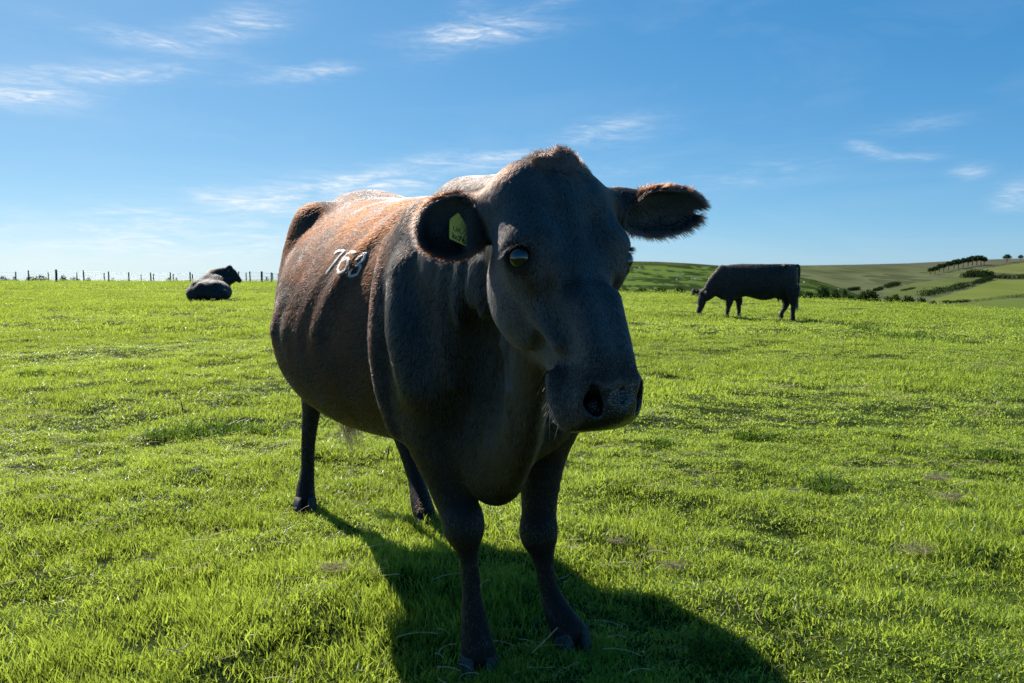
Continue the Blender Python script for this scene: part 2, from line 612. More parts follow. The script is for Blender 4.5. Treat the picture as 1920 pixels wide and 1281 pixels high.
    # hind legs: thigh, stifle forward, hock back, shank, fetlock
    P.append(sweep([bp(1.40, .20, .95), bp(1.36, .20, .78), bp(1.58, .165, .60), bp(1.73, .14, .48)], [.10, .09, .055, .040], [.16, .13, .075, .058], side=B_R, k=.07))
    P.append(sweep([bp(1.735, .135, .49), at(578, 830, 3.56), at(577, 880, 3.55), at(573, 915, 3.53), at(573, 940, 3.50)], [.043, .032, .030, .042, .046], [.055, .036, .034, .046, .05], side=B_R, k=.03))
    P.append(sweep([bp(1.36, -.20, .95), bp(1.22, -.20, .78), bp(1.36, -.17, .56), at(748, 800, 3.42)], [.10, .09, .055, .044], [.16, .13, .075, .06], side=B_R, k=.07))
    P.append(sweep([at(746, 790, 3.43), at(765, 850, 3.38), at(780, 900, 3.33), at(789, 938, 3.27), at(796, 965, 3.22)], [.045, .036, .034, .045, .048], [.055, .038, .037, .047, .05], side=B_R, k=.03))
    # udder
    P.append(ellipsoid(bp(1.34, 0, .66), (.16, .13, .13), (B_F, B_R, UP), k=.08))
    # tail
    P.append(sweep([bp(1.56, 0, 1.37), bp(1.68, 0, 1.30), bp(1.73, -.0, 1.1), bp(1.75, -.02, .8), bp(1.78, -.04, .52)], [.035, .03, .024, .02, .016], k=.05))
    # ---- head
    P.append(loft(H_0, H_A, H_U, H_N, [[c * H_S * (H_W if i == 1 else 1) for i, c in enumerate(r)] for r in [
        (-0.035, 0.045, -0.035, -0.06, -0.09), (-0.01, 0.075, -0.005, -0.06, -0.12), (0.05, 0.094, 0.010, -0.06, -0.14), (0.12, 0.102, 0.014, -0.055, -0.17),
        (0.19, 0.103, 0.014, -0.065, -0.20), (0.26, 0.083, 0.016, -0.080, -0.210), (0.33, 0.053, 0.019, -0.07, -0.185), (0.40, 0.045, 0.020, -0.06, -0.155),
        (0.46, 0.050, 0.015, -0.055, -0.135), (0.51, 0.053, 0.0, -0.055, -0.115)]], pw=2.3, k=.03))
    for sd in (1, -1):
        P.append(ellipsoid(hp(.275, sd * .076, -.012), np.array((.013, .040, .016)) * H_S, (H_U, H_A, H_N), k=.035, op='cut'))   # hollow below the eye
        P.append(sweep([hp(.235, sd * .050, .024), hp(.32, sd * .046, .022), hp(.41, sd * .047, .014)], [.006, .010, .006], n=8, k=.03, op='cut'))   # edge of the nasal bone
        P.append(ellipsoid(hp(.145, sd * .050, .024), np.array((.020, .030, .010)) * H_S, (H_U, H_A, H_N), k=.04, op='cut'))   # dip of the brow
    # poll bump
    P.append(ellipsoid(hp(-.006, 0.012, -.028), np.array((.028, .034, .030)) * H_S, (H_U, H_A, H_N), k=.045))
    P.append(ellipsoid(hp(.030, -.058, -.050), np.array((.046, .046, .042)) * H_S, (H_U, H_A, H_N), k=.04))
    P.append(ellipsoid(hp(.036, .06, -.05), np.array((.042, .046, .042)) * H_S, (H_U, H_A, H_N), k=.04))
    for sd in (1, -1):
        P.append(ellipsoid(hp(.105, sd * .078, -.062), np.array((.040, .085, .062)) * H_S, (H_U, H_A, H_N), k=.05))     # temple
        P.append(ellipsoid(hp(.190, sd * .089, -.044), np.array((.031, .052, .044)) * H_S, (H_U, H_A, H_N), k=.06))     # orbit
        P.append(sweep([hp(.160, sd * .068, -.004), hp(.163, sd * .095, -.012), hp(.180, sd * .113, -.034)], [.006, .006, .005], n=6, k=.05))  # brow
        P.append(ellipsoid(hp(.25, sd * .062, -.145), np.array((.030, .085, .075)) * H_S, (H_U, H_A, H_N), k=.03))        # cheek
        P.append(sweep([hp(.215, sd * .086, -.075), hp(.29, sd * .072, -.068), hp(.36, sd * .056, -.055)], [.012, .014, .010], n=8, k=.03))  # cheekbone
        P.append(sweep([hp(.30, sd * .03, .014), hp(.40, sd * .028, .016), hp(.46, sd * .03, .012)], [.02, .02, .02], n=6, k=.04))  # nasal bone
        P.append(ellipsoid(hp(.482, sd * .040, -.038), np.array((.031, .047, .045)) * H_S, (H_U, H_A, H_N), k=.035))     # nostril wing
        P.append(ellipsoid(hp(.480, sd * .046, -.082), np.array((.031, .045, .04)) * H_S, (H_U, H_A, H_N), k=.03))        # lip
    P.append(ellipsoid(hp(.205, -.076, -.150), np.array((.028, .085, .065)) * H_S, (H_U, H_A, H_N), k=.03))
    P.append(ellipsoid(hp(.505, 0, -.035), np.array((.050, .032, .045)) * H_S, (H_U, H_A, H_N), k=.03))
    P.append(ellipsoid(hp(.47, 0, -.115), np.array((.053, .052, .035)) * H_S, (H_U, H_A, H_N), k=.03))     # chin
    # nose pad between the nostrils, its upper edge, the curled outer wings
    P.append(ellipsoid(hp(.496, 0, .000), np.array((.036, .028, .020)) * H_S, (H_U, H_A, H_N), k=.025))
    P.append(sweep([hp(.470, -.045, .016), hp(.460, 0, .020), hp(.470, .045, .016)], [.007, .008, .007], n=8, k=.02))
    for sd in (1, -1):
        P.append(sweep([hp(.462, sd * .055, .010), hp(.478, sd * .063, -.004), hp(.500, sd * .060, -.022), hp(.516, sd * .046, -.034)], [.007, .010, .010, .008], n=10, k=.016))
        P.append(sweep([hp(.420, sd * .062, -.085), hp(.455, sd * .064, -.080), hp(.490, sd * .058, -.074)], [.014, .015, .012], n=8, k=.03))
    # mouth line, nostrils, eye sockets
    P.append(sweep([hp(.440, -.080, -.108), hp(.465, -.082, -.106), hp(.50, -.068, -.100), hp(.53, 0, -.09), hp(.50, .068, -.100), hp(.465, .082, -.106), hp(.440, .080, -.108)],
                   [.003, .0045, .005, .005, .005, .0045, .003], n=18, k=.012, op='cut'))
    P.append(sweep([hp(.478, 0, .026), hp(.500, 0, .022), hp(.525, 0, -.012)], [.002, .003, .003], n=6, k=.008, op='cut'))
    for sd in (1, -1):
        P.append(sweep([hp(.470, sd * .052, .020), hp(.486, sd * .050, .006), hp(.504, sd * .040, -.008)], [.0055, .0105, .0135], [.012, .018, .016], side=H_U, n=8, k=.010, op='cut'))
        P.append(sweep([hp(.492, sd * .052, .0), hp(.47, sd * .045, -.035)], [.013, .010], n=4, k=.01, op='cut'))
        P.append(ellipsoid(EYE(sd) + (H_U * sd * .8 + H_N * .55) * .012, (.0225, .0245, .0225), k=.006, op='cut'))
        e = EYE(sd)
        out = H_U * sd * .80 + H_N * .55
        out /= np.linalg.norm(out)
        tang = np.cross(out, H_U)
        # lids
        a1 = H_A - out * (H_A @ out)
        a1 /= np.linalg.norm(a1)
        a2 = np.cross(out, a1)
        for up_, h_ in ((-1, .0125), (1, .012)):
            P.append(sweep([e + a2 * q * .0235 + a1 * up_ * h_ * math.cos(q * 1.15) * (1.72 if up_ < 0 else 2.0) + out * (.004 * math.cos(q * 1.2)) for q in (-1.1, -.6, 0, .6, 1.1)],
                           [.0035, .0048, .0050, .0048, .0035], n=10, k=.008))
    # ears: thin cupped leaves
    for (c, ax, ht, op_, rr, off, ro) in EARS:
        ax, op_ = np.array(ax, float), np.array(op_, float)
        ax /= np.linalg.norm(ax)
        op_ -= ax * (op_ @ ax)
        op_ /= np.linalg.norm(op_)
        hh = np.cross(op_, ax)
        P.append(ellipsoid(c, rr, (ax, hh, op_), k=.03))
        P.append(sweep([ro, ro * .55 + np.array(c) * .45 - op_ * .02], [.035, .04], n=4, k=.04))
        P.append(ellipsoid(np.array(c) + op_ * off, (rr[0] * .93, rr[1] * .91, rr[2] * 1.02), (ax, hh, op_), k=.008, op='cut'))
    P.append(ellipsoid(at(1312, 396, 1.70), (.016, .03, .008), k=.006, op='cut'))
    return P


def EYE(sd):
    return hp(.197, sd * .1105, -.023)


EARS = [  # centre, long axis, -, facing, radii, cup depth, root
    (at(853, 423, 1.60), (-1, -0.10, -.20), None, (0.12, -1.0, -0.10), (.077, .064, .042), .025, hp(.055, -.085, -.07)),
    (at(1240, 396, 1.68), (1, .12, .06), None, (-.02, -1.0, -0.50), (.094, .054, .040), .018, hp(.055, .085, -.07)),
]


# ------------------------------------------------------------------ coat
def wave_field(seed, scale, n=7):
    """cheap smooth pseudo noise: a few random plane waves"""
    g = np.random.default_rng(seed)
    K = g.normal(size=(n, 3)) / scale
    ph = g.uniform(0, 6.28, n)

    def f(p):
        return np.sin(p @ K.T + ph).sum(1) / math.sqrt(n * 0.5)
    return f


def sample_skin(V, F4, N, weight, n, g):
    T = np.vstack([F4[:, [0, 1, 2]], F4[:, [0, 2, 3]]])
    a, b, c = V[T[:, 0]], V[T[:, 1]], V[T[:, 2]]
    ar = np.linalg.norm(np.cross(b - a, c - a), axis=1) * 0.5
    w = ar * weight[T].mean(1)
    cs = np.cumsum(w)
    i = np.searchsorted(cs, g.uniform(0, cs[-1], n))
    i = np.minimum(i, len(T) - 1)
    u, v = g.uniform(size=n), g.uniform(size=n)
    fl = u + v > 1
    u[fl], v[fl] = 1 - u[fl], 1 - v[fl]
    P = a[i] + (b[i] - a[i]) * u[:, None] + (c[i] - a[i]) * v[:, None]
    nn = N[T[i]].mean(1)
    nn /= np.maximum(np.linalg.norm(nn, axis=1), 1e-9)[:, None]
    return P, nn


def hash_vec(p, cell, seed):
    """one random vector per cell of space, so hairs of a cell clump together"""
    q = np.floor(p / cell).astype(np.int64)
    h = (q[:, 0] * 73856093) ^ (q[:, 1] * 19349663) ^ (q[:, 2] * 83492791) ^ (seed * 2654435)
    out = []
    for k in range(3):
        h = (h * 6364136223846793005 + 1442695040888963407) & 0x7FFFFFFFFFFFFFFF
        out.append(((h >> 20) & 0xFFFF) / 65535.0 * 2 - 1)
    return np.stack(out, 1)


def hair_mat(name, rough=0.47, ior=1.5):
    m, t = new_mat(name)
    out = t.n('ShaderNodeOutputMaterial')
    h = t.n('ShaderNodeBsdfHairPrincipled', parametrization='COLOR', in_Roughness=rough, in_Coat=0.0, in_IOR=ior)
    h.inputs['Radial Roughness'].default_value = 0.60
    h.inputs['Random Roughness'].default_value = 0.0
    at_ = t.n('ShaderNodeAttribute', attribute_type='GEOMETRY', attribute_name='tint')
    t.l(at_.outputs['Color'], h.inputs['Color'])
    t.l(h.outputs[0], out.inputs[0])
    return m


def head_coords(P):
    d = (P - H_0) / H_S
    return d @ H_A, d @ H_U / H_W, d @ H_N


def ear_frames():
    out = []
    for (c, ax, _, op_, rr, off, ro) in EARS:
        ax, op_ = np.array(ax, float), np.array(op_, float)
        ax = ax / np.linalg.norm(ax)
        op_ = op_ - ax * (op_ @ ax)
        op_ = op_ / np.linalg.norm(op_)
        out.append((np.array(c), ax, np.cross(op_, ax), op_, np.array(rr), np.array(ro)))
    return out


def near_cow_regions(P):
    """soft masks over the skin: head, ear, leg, muzzle, trunk"""
    s, u, v = head_coords(P)
    b = -(P - B_O) @ B_F
    ear = np.zeros(len(P))
    for (c, ax, hh, op_, rr, ro) in ear_frames():
        q = P - c
        x, y, z = (q @ ax) / (rr[0] * 1.06), (q @ hh) / (rr[1] * 1.08), (q @ op_) / (rr[2] * 1.1)
        ear = np.maximum(ear, ((x * x + y * y + z * z < 1.0) & (x > -0.82)).astype(float))
    head = smooth01((-.23 - v) / -.05 * 1.0) * smooth01((s + .06) / .03) * (np.abs(u) < .14) * (1 - ear) * (P[:, 1] < 1.80)
    leg = smooth01((0.66 - P[:, 2]) / 0.14) * (np.abs(b - .75) > .42) * (P[:, 1] > 1.95)
    # bare wet nose pad between and around the nostrils down to the lip
    muz = smooth01((s - .462 - np.abs(u) * .08) / .012) * smooth01((v + .112) / .02) * smooth01((.064 - np.abs(u)) / .008) * (s > .40)
    return head, ear, leg, muz


def ear_inside(P, Nn):
    o = np.zeros(len(P))
    for (c, ax, hh, op_, rr, ro) in ear_frames():
        q = P - c
        x, y, z = (q @ ax) / rr[0], (q @ hh) / rr[1], (q @ op_) / rr[2]
        o = np.maximum(o, (x * x + y * y + z * z < 1.3) & ((Nn @ op_) > .15) & (x * x + y * y < .86) & (x > -.9))
    return o


def brand_strokes():
    D = [[(630.4, 473.5), (637.5, 470.5), (646, 471), (638, 480), (630, 490), (621, 501), (614, 511)],
         [(667, 473.5), (663, 472), (658.5, 472), (649.8, 478.4), (643, 487), (637.5, 496), (635, 505), (638.6, 511.2), (643.5, 509.5), (648, 506), (652, 501), (654.4, 494.8), (655.5, 487), (651.5, 484.3), (646, 488)],
         [(669.7, 487.2), (678, 480.8), (686.7, 475.5), (686.5, 480), (685, 485.4), (681, 489.5), (676.7, 492.5), (670.5, 497.5), (676.7, 497), (677.5, 501), (676.7, 504.8), (672, 512.4), (667.5, 515), (663, 516.5), (657, 515), (658, 510), (661, 504.8)]]
    # look up where on the flank each point of the digits lies
    px = 960 + FPX * cow_V[:, 0] / cow_V[:, 1]
    sel = np.nonzero((px > 560) & (px < 740) & (cow_V[:, 2] > .95) & (cow_V[:, 2] < 1.30) & (cow_V[:, 1] > 2.1))[0]
    Q = cow_V[sel]
    c, s = math.cos(TILT), math.sin(TILT)
    dz = Q[:, 2] - CAMH
    f = Q[:, 1] * c - dz * s
    qx, qy = 960 + FPX * Q[:, 0] / f, 640.5 - FPX * (Q[:, 1] * s + dz * c) / f
    out = []
    for st in D:
        st = np.array(st)
        dense = catmull(st, 60)
        L = []
        for x, y in dense:
            w = np.exp(-((qx - x) ** 2 + (qy - y) ** 2) / 8.0) * np.exp(-(Q[:, 1] - Q[:, 1].min()) * .0)
            near = (qx - x) ** 2 + (qy - y) ** 2 < 30
            if near.any():
                w = w * (Q[:, 1] < Q[near, 1].min() + .12)
            L.append((Q * w[:, None]).sum(0) / w.sum())
        out.append(np.array(L))
    return np.vstack(out)


def grow_hair(P, Nn, D, length, lift, K, clump, cell, droop, g, wob=0.03):
    """strands from roots P, lying along D and lifted off the skin; D need not be tangent"""
    D = D - Nn * (D * Nn).sum(1)[:, None]
    D /= np.maximum(np.linalg.norm(D, axis=1), 1e-6)[:, None]
    D = D + g.normal(size=D.shape) * wob
    D -= Nn * (D * Nn).sum(1)[:, None] * 0.8
    D /= np.maximum(np.linalg.norm(D, axis=1), 1e-6)[:, None]
    ln = (length * g.uniform(.7, 1.25, len(P)))[:, None]
    cl = hash_vec(P, cell, 5) * clump[:, None] if np.ndim(clump) else hash_vec(P, cell, 5) * clump
    nc = (cl * Nn).sum(1)[:, None]
    cl = cl - Nn * nc + Nn * np.abs(nc) * .35            # locks lean along the skin, never into it
    out = np.zeros((len(P), K, 3))
    for k in range(K):
        t = k / (K - 1)
        out[:, k] = P - Nn * .0004 + ln * (D * t + Nn * (np.asarray(lift).reshape(-1, 1) * (t - .55 * t * t) * 2)) + cl * t * t
        out[:, k, 2] -= (ln[:, 0] * droop * t * t)
    return out


def build_near_cow():
    cow = empty('cow', tuple(bp(0.7, 0, 0)), 'big black and brown standing cow with white 763 on its flank and yellow ear tag', 'cow')
    base = np.array(cow.location)
    g = np.random.default_rng(11)
    V, F4 = cow_V, cow_F
    N = vert_normals(V, F4)
    head, ear, leg, muz = near_cow_regions(V)
    # ---- skin
    m, t = new_mat('cow_skin')
    out = t.n('ShaderNodeOutputMaterial')
    p = t.n('ShaderNodeBsdfPrincipled')
    p.inputs['Specular IOR Level'].default_value = .22
    a_m = t.n('ShaderNodeAttribute', attribute_name='nose_pad')
    a_c = t.n('ShaderNodeAttribute', attribute_name='coat_tint')
    tc = t.n('ShaderNodeTexCoord')
    vo = t.n('ShaderNodeTexVoronoi', in_Scale=190.0, feature='DISTANCE_TO_EDGE')
    t.l(tc.outputs['Object'], vo.inputs['Vector'])
    nz = t.n('ShaderNodeTexNoise', in_Scale=60.0, in_Detail=5.0)
    t.l(tc.outputs['Object'], nz.inputs['Vector'])
    t.l(t.mix(a_m.outputs['Fac'], a_c.outputs['Color'], t.ramp(nz.outputs['Fac'], [(.35, (.003, .003, .003)), (.7, (.009, .008, .008))])), p.inputs['Base Color'])
    t.l(t.math('MULTIPLY_ADD', a_m.outputs['Fac'], -.58, .75), p.inputs['Roughness'])
    t.l(t.math('MULTIPLY_ADD', a_m.outputs['Fac'], .33, .22), p.inputs['Specular IOR Level'])
    bmp = t.n('ShaderNodeBump', in_Distance=.0016)
    t.l(t.math('MULTIPLY', a_m.outputs['Fac'], .8), bmp.inputs['Strength'])
    t.l(t.math('ADD', t.math('MINIMUM', t.math('MULTIPLY', vo.outputs['Distance'], 3.0), .5), t.math('MULTIPLY', nz.outputs['Fac'], .35)), bmp.inputs['Height'])
    t.l(bmp.outputs[0], p.inputs['Normal'])
    t.l(p.outputs[0], out.inputs[0])
    body = mesh_obj('body', V - base, F4, m, cow)
    a = body.data.attributes.new('nose_pad', 'FLOAT', 'POINT')
    a.data.foreach_set('value', muz.astype(np.float32))

    def tint(P):
        """black points with a sun-bleached rusty trunk"""
        hd, er, lg, _ = near_cow_regions(P)
        b = -(P - B_O) @ B_F
        s, u, v = head_coords(P)
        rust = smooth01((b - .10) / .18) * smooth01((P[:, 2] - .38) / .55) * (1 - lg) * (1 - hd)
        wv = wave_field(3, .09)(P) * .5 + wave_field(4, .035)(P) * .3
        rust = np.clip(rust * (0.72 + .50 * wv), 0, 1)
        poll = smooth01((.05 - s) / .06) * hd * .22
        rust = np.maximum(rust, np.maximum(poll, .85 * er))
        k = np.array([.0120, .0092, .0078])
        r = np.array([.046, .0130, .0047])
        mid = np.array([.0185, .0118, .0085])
        base_ = k + (mid - k) * smooth01((b + .05) / .3)[:, None] * (1 - hd)[:, None] + np.array([.0170, .0085, .0048])[None] * hd[:, None] + np.array([.008, .005, .0035])[None] * lg[:, None]  # head and legs get a lighter tint in place of fill light
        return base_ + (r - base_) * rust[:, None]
    ct = body.data.attributes.new('coat_tint', 'FLOAT_COLOR', 'POINT')
    c4 = np.ones((len(V), 4), np.float32)
    tv = tint(V)
    inn = ear_inside(V, N)
    tv[inn > 0] = (.012, .010, .009)
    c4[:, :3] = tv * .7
    ct.data.foreach_set('color', c4.ravel())

    # ---- coat: density follows what a viewer near the camera could see
    dist = np.linalg.norm(V - np.array([0, 0, CAMH]), axis=1)
    view = ((np.array([0, 0, CAMH]) - V) / dist[:, None] * N).sum(1)
    dens = (1.8 / dist) ** 1.5 * np.where(view > -.35, 1.0, .12)
    dens *= (1 - muz) * np.where(V[:, 2] < .07, 0.3, 1)
    es = np.minimum(np.linalg.norm(V - EYE(1), axis=1), np.linalg.norm(V - EYE(-1), axis=1))
    dens *= smooth01((es - .0285) / .006)
    dens *= 1 + 1.6 * head + 1.4 * ear
    n = 520000
    P, Nn = sample_skin(V, F4, N, dens, n, g)
    hd, er, lg, mz = near_cow_regions(P)
    s, u, v = head_coords(P)
    b = -(P - B_O) @ B_F
    side = np.sign((P - B_O) @ B_R)
    # lie of the hair
    D = np.tile(-B_F + np.array([0, 0, -.55]), (n, 1))
    neckw = smooth01((.18 - b) / .25)[:, None]
    D = D * (1 - neckw) + (np.array([-.10, .55, -1.0]))[None] * neckw
    D = D * (1 - lg[:, None]) + np.array([0, .1, -1.0])[None] * lg[:, None]
    # face: forehead whorl sends hair up to the poll and down to the nose
    up = smooth01((.10 - s) / .05)[:, None]
    outw = H_U[None] * (u * 5.0)[:, None]
    fd = (H_A[None] * (1.0 - .45 * up) + outw * (1 + 1.2 * up) + H_N[None] * .15)
    swirl = wave_field(21, .022)(P)[:, None] * H_U[None] + wave_field(22, .022)(P)[:, None] * H_A[None]
    fd = fd + swirl * (.05 + .22 * smooth01((.17 - s) / .08))[:, None]
    D = D * (1 - hd[:, None]) + fd * hd[:, None]
    top = (smooth01((.030 - s) / .03) * hd * smooth01((.062 - np.abs(u - .008)) / .03))[:, None]                    # tuft on the poll
    D = D * (1 - top) + (H_U[None] * (u * 14)[:, None] - H_A[None] * .5 + H_N[None] * .6 + np.array([0, -.3, .6])[None]) * top
    rim = np.zeros(n)
    inner = np.zeros(n)
    for (c, ax, hh, op_, rr, ro) in ear_frames():
        q = P - c
        x, y, z = (q @ ax) / rr[0], (q @ hh) / rr[1], (q @ op_) / rr[2]
        on = (x * x + y * y + z * z < 1.3) & (er > 0)
        r2 = np.sqrt(x * x + y * y)
        radial = ax[None] * x[:, None] + hh[None] * y[:, None]
        radial /= np.maximum(np.linalg.norm(radial, axis=1), 1e-6)[:, None]
        isin = on & ((Nn @ op_) > .15) & (r2 < .93)
        dd = radial * .8 + ax[None] * .5
        dd = np.where(isin[:, None], ax[None] * .7 + radial * .35 + np.array([0, 0, -.35])[None] + op_[None] * .2, dd)
        D = np.where(on[:, None], dd, D)
        rim = np.maximum(rim, on * smooth01((r2 - .78) / .15) * (~isin))
        inner = np.maximum(inner, isin)
    wv1, wv2, wv3 = wave_field(31, .030)(P), wave_field(32, .030)(P), wave_field(33, .030)(P)
    trunk = (1 - hd) * (1 - lg) * (1 - er)
    D = D + np.stack([wv1, wv2, wv3], 1) * (.22 * trunk)[:, None]
    # length, lift
    ln = .0125 + .0035 * wave_field(41, .05)(P).clip(-1, 1) * trunk
    ln = ln * (1 - .45 * lg) * (1 - hd) + .0075 * hd
    ln += top[:, 0] * .016 + hd * smooth01((.11 - s) / .06) * .003
    ln = np.where(er > 0, .013, ln)
    ln = ln + rim * .005 + inner * .010
    ln *= 1 - .5 * smooth01((s - .36) / .08) * ((s < .6) & (np.abs(u) < .13) & (v > -.25))
    ln *= 1 - .6 * smooth01((.05 - np.minimum(np.linalg.norm(P - EYE(1), axis=1), np.linalg.norm(P - EYE(-1), axis=1))) / .02)
    lift = .065 + .045 * trunk + .055 * hd + .30 * top[:, 0] + .22 * rim
    clump = .0026 * trunk + .0003 * hd + .007 * top[:, 0] + .004 * rim + .0010
    H = grow_hair(P, Nn, D, ln, lift, 5, clump, np.where(hd > .5, .0075, .012)[:, None], .12, g)
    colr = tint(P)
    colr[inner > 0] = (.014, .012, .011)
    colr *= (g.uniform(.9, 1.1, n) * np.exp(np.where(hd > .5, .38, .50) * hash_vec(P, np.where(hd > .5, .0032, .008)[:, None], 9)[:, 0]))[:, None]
    rad = (.00030 + .00016 * (np.linalg.norm(P, axis=1) - 1.4).clip(0, 2)) * g.uniform(.8, 1.2, n)
    rad = np.where(hd > .5, .00032, rad)
    # white hairs of the freeze brand
    S = brand_strokes()
    cand = np.nonzero((P[:, 2] > .95) & (P[:, 2] < 1.3) & (P[:, 1] > 2.1) & (side > 0) & (b > .45) & (b < 1.0))[0]
    d2 = np.full(len(cand), 9.0)
    for q in S:
        d2 = np.minimum(d2, ((P[cand] - q) ** 2).sum(1))
    br = cand[np.sqrt(d2) < .0040 + .0010 * wave_field(51, .006)(P[cand])]
    isb = np.zeros(n, bool)
    isb[br] = True
    fur_m = hair_mat('coat_hair')
    sleek = hair_mat('sleek_black_hair', .36, 1.75)
    # the black forehand is sleek and shiny, the bleached trunk is duller
    blk = (hd > .5) | (lg > .5) | (er > 0) | (b < .16 + .05 * wave_field(55, .04)(P))
    for sel_, mt_ in ((~isb & ~blk, fur_m), (~isb & blk, sleek)):
        curves_obj('coat_fur', H[sel_] - base, rad[sel_], mt_, cow, colr[sel_])
    # white hairs rooted along the digits themselves
    rep = np.repeat(S, 13, 0)
    Pb = rep + g.normal(size=rep.shape) * .0018
    NB, DB = np.zeros_like(S), np.zeros_like(S)
    for i_, q in enumerate(S):
        j_ = cand[np.argsort(((P[cand] - q) ** 2).sum(1))[:12]]
        NB[i_], DB[i_] = Nn[j_].mean(0), D[j_].mean(0)
    NB /= np.linalg.norm(NB, axis=1)[:, None]
    Nb, Db = np.repeat(NB, 13, 0), np.repeat(DB, 13, 0)
    Pb -= Nb * ((Pb - rep) * Nb).sum(1)[:, None]
    Pb += Nb * .002
    Hb = grow_hair(Pb, Nb, Db, np.full(len(Pb), .0075), .12, 5, 0.0008, .008, .1, g, .10)
    bo = curves_obj('brand_number', Hb - base, np.full(len(Pb), .0004), fur_m, cow, np.tile([.93, .91, .87], (len(Pb), 1)) * g.uniform(.85, 1.08, len(Pb))[:, None])
    bo['label'] = 'white freeze-branded digits 763'

    # ---- eyes
    me, te = new_mat('cow_eye')
    o_ = te.n('ShaderNodeOutputMaterial')
    pe = te.n('ShaderNodeBsdfPrincipled', in_Roughness=.03, in_IOR=1.6)
    pe.inputs['Base Color'].default_value = (.008, .006, .005, 1)
    pe.inputs['Coat Weight'].default_value = 0.4
    pe.inputs['Coat Roughness'].default_value = .01
    te.l(pe.outputs[0], o_.inputs[0])
    for sd in (-1, 1):
        vs, fs = [], []
        R_ = .0228
        for i in range(17):
            for j in range(24):
                th, ph = math.pi * i / 16, 2 * math.pi * j / 24
                vs.append(EYE(sd) - base + R_ * np.array([math.sin(th) * math.cos(ph), math.sin(th) * math.sin(ph), math.cos(th)]))
        for i in range(16):
            for j in range(24):
                fs.append((i * 24 + j, (i + 1) * 24 + j, (i + 1) * 24 + (j + 1) % 24, i * 24 + (j + 1) % 24))
        mesh_obj('eye', vs, fs, me, cow)
    # lashes
    L = []
    for sd in (-1, 1):
        e = EYE(sd)
        outv = H_U * sd * .80 + H_N * .55
        outv /= np.linalg.norm(outv)
        a1 = H_A - outv * (H_A @ outv)
        a1 /= np.linalg.norm(a1)
        a2 = np.cross(outv, a1)
        for i in range(150):
            q = g.uniform(-1, 1.0)
            root = e + a2 * q * .024 - a1 * .0215 * math.cos(q * 1.1) + outv * .010
            dr = outv * .8 - a1 * .25 + a2 * q * .6 + H_A * .3 + g.normal(size=3) * .12
            dr /= np.linalg.norm(dr)
            l_ = g.uniform(.014, .024)
            L.append([root + dr * l_ * t_ + H_A * .006 * t_ * t_ for t_ in (0, .35, .7, 1)])
    curves_obj('eyelash', np.array(L) - base, .00035, fur_m, cow, np.tile([.006, .006, .007], (len(L), 1)))
    # whiskers on lip and chin
    L = []
    for i in range(28):
        sd = -1 if i % 3 else 1
        root = hp(g.uniform(.40, .50), sd * g.uniform(.055, .078), g.uniform(-.12, -.06))
        dr = H_U * sd * .6 - H_N * .15 + H_A * .25 + np.array([0, 0, -.45]) + g.normal(size=3) * .3
        dr /= np.linalg.norm(dr)
        l_ = g.uniform(.012, .034)
        L.append([root + dr * l_ * t_ + np.array([0, 0, -.008 * t_ * t_]) for t_ in (0, .35, .7, 1)])
    curves_obj('whisker', np.array(L) - base, .00024, fur_m, cow, np.tile([.09, .065, .05], (len(L), 1)))
    # long hair inside the ear, falling over the tag
    L = []
    for i in range(900):
        a_ = g.uniform(0, 1)
        x0, y0 = 908 - 14 * a_ + g.normal() * 5, 376 + 78 * a_ + g.normal() * 4
        r0 = at(x0, y0, 1.575 + g.normal() * .006)
        l_ = g.uniform(.020, .058) * (1.1 - .3 * a_)
        dr = np.array([-.80 + .25 * a_, -.15, -.55 - .5 * a_]) + g.normal(size=3) * .12
        dr /= np.linalg.norm(dr)
        L.append([r0 + dr * l_ * t_ + np.array([0, .004, -.012]) * t_ * t_ for t_ in (0, .25, .5, .75, 1)])
    curves_obj('ear_hair', np.array(L) - base, .00028, fur_m, cow, np.tile([.016, .0125, .011], (len(L), 1)) * g.uniform(.6, 1.5, len(L))[:, None])
    # ---- tail switch
    L = []
    tip = bp(1.79, -.045, .52)
    for i in range(420):
        r0 = tip + g.normal(size=3) * np.array([.018, .018, .05])
        dr = np.array([g.normal() * .10, g.normal() * .08, -1.0])
        l_ = g.uniform(.14, .27)
        cu = hash_vec(r0[None], .02, 3)[0] * .03
        L.append([r0 + dr * l_ * t_ + cu * math.sin(t_ * 3.0) + np.array([.03 * t_ * t_, 0, 0]) for t_ in (0, .2, .4, .6, .8, 1)])
    curves_obj('tail_switch', np.array(L) - base, .0011, fur_m, cow, np.tile([.03, .017, .010], (len(L), 1)))
    # ---- hooves, two claws to a foot
    hm = simple_mat('cow_hoof', (.050, .047, .044), .75, .2, 60.0, .5, .001)
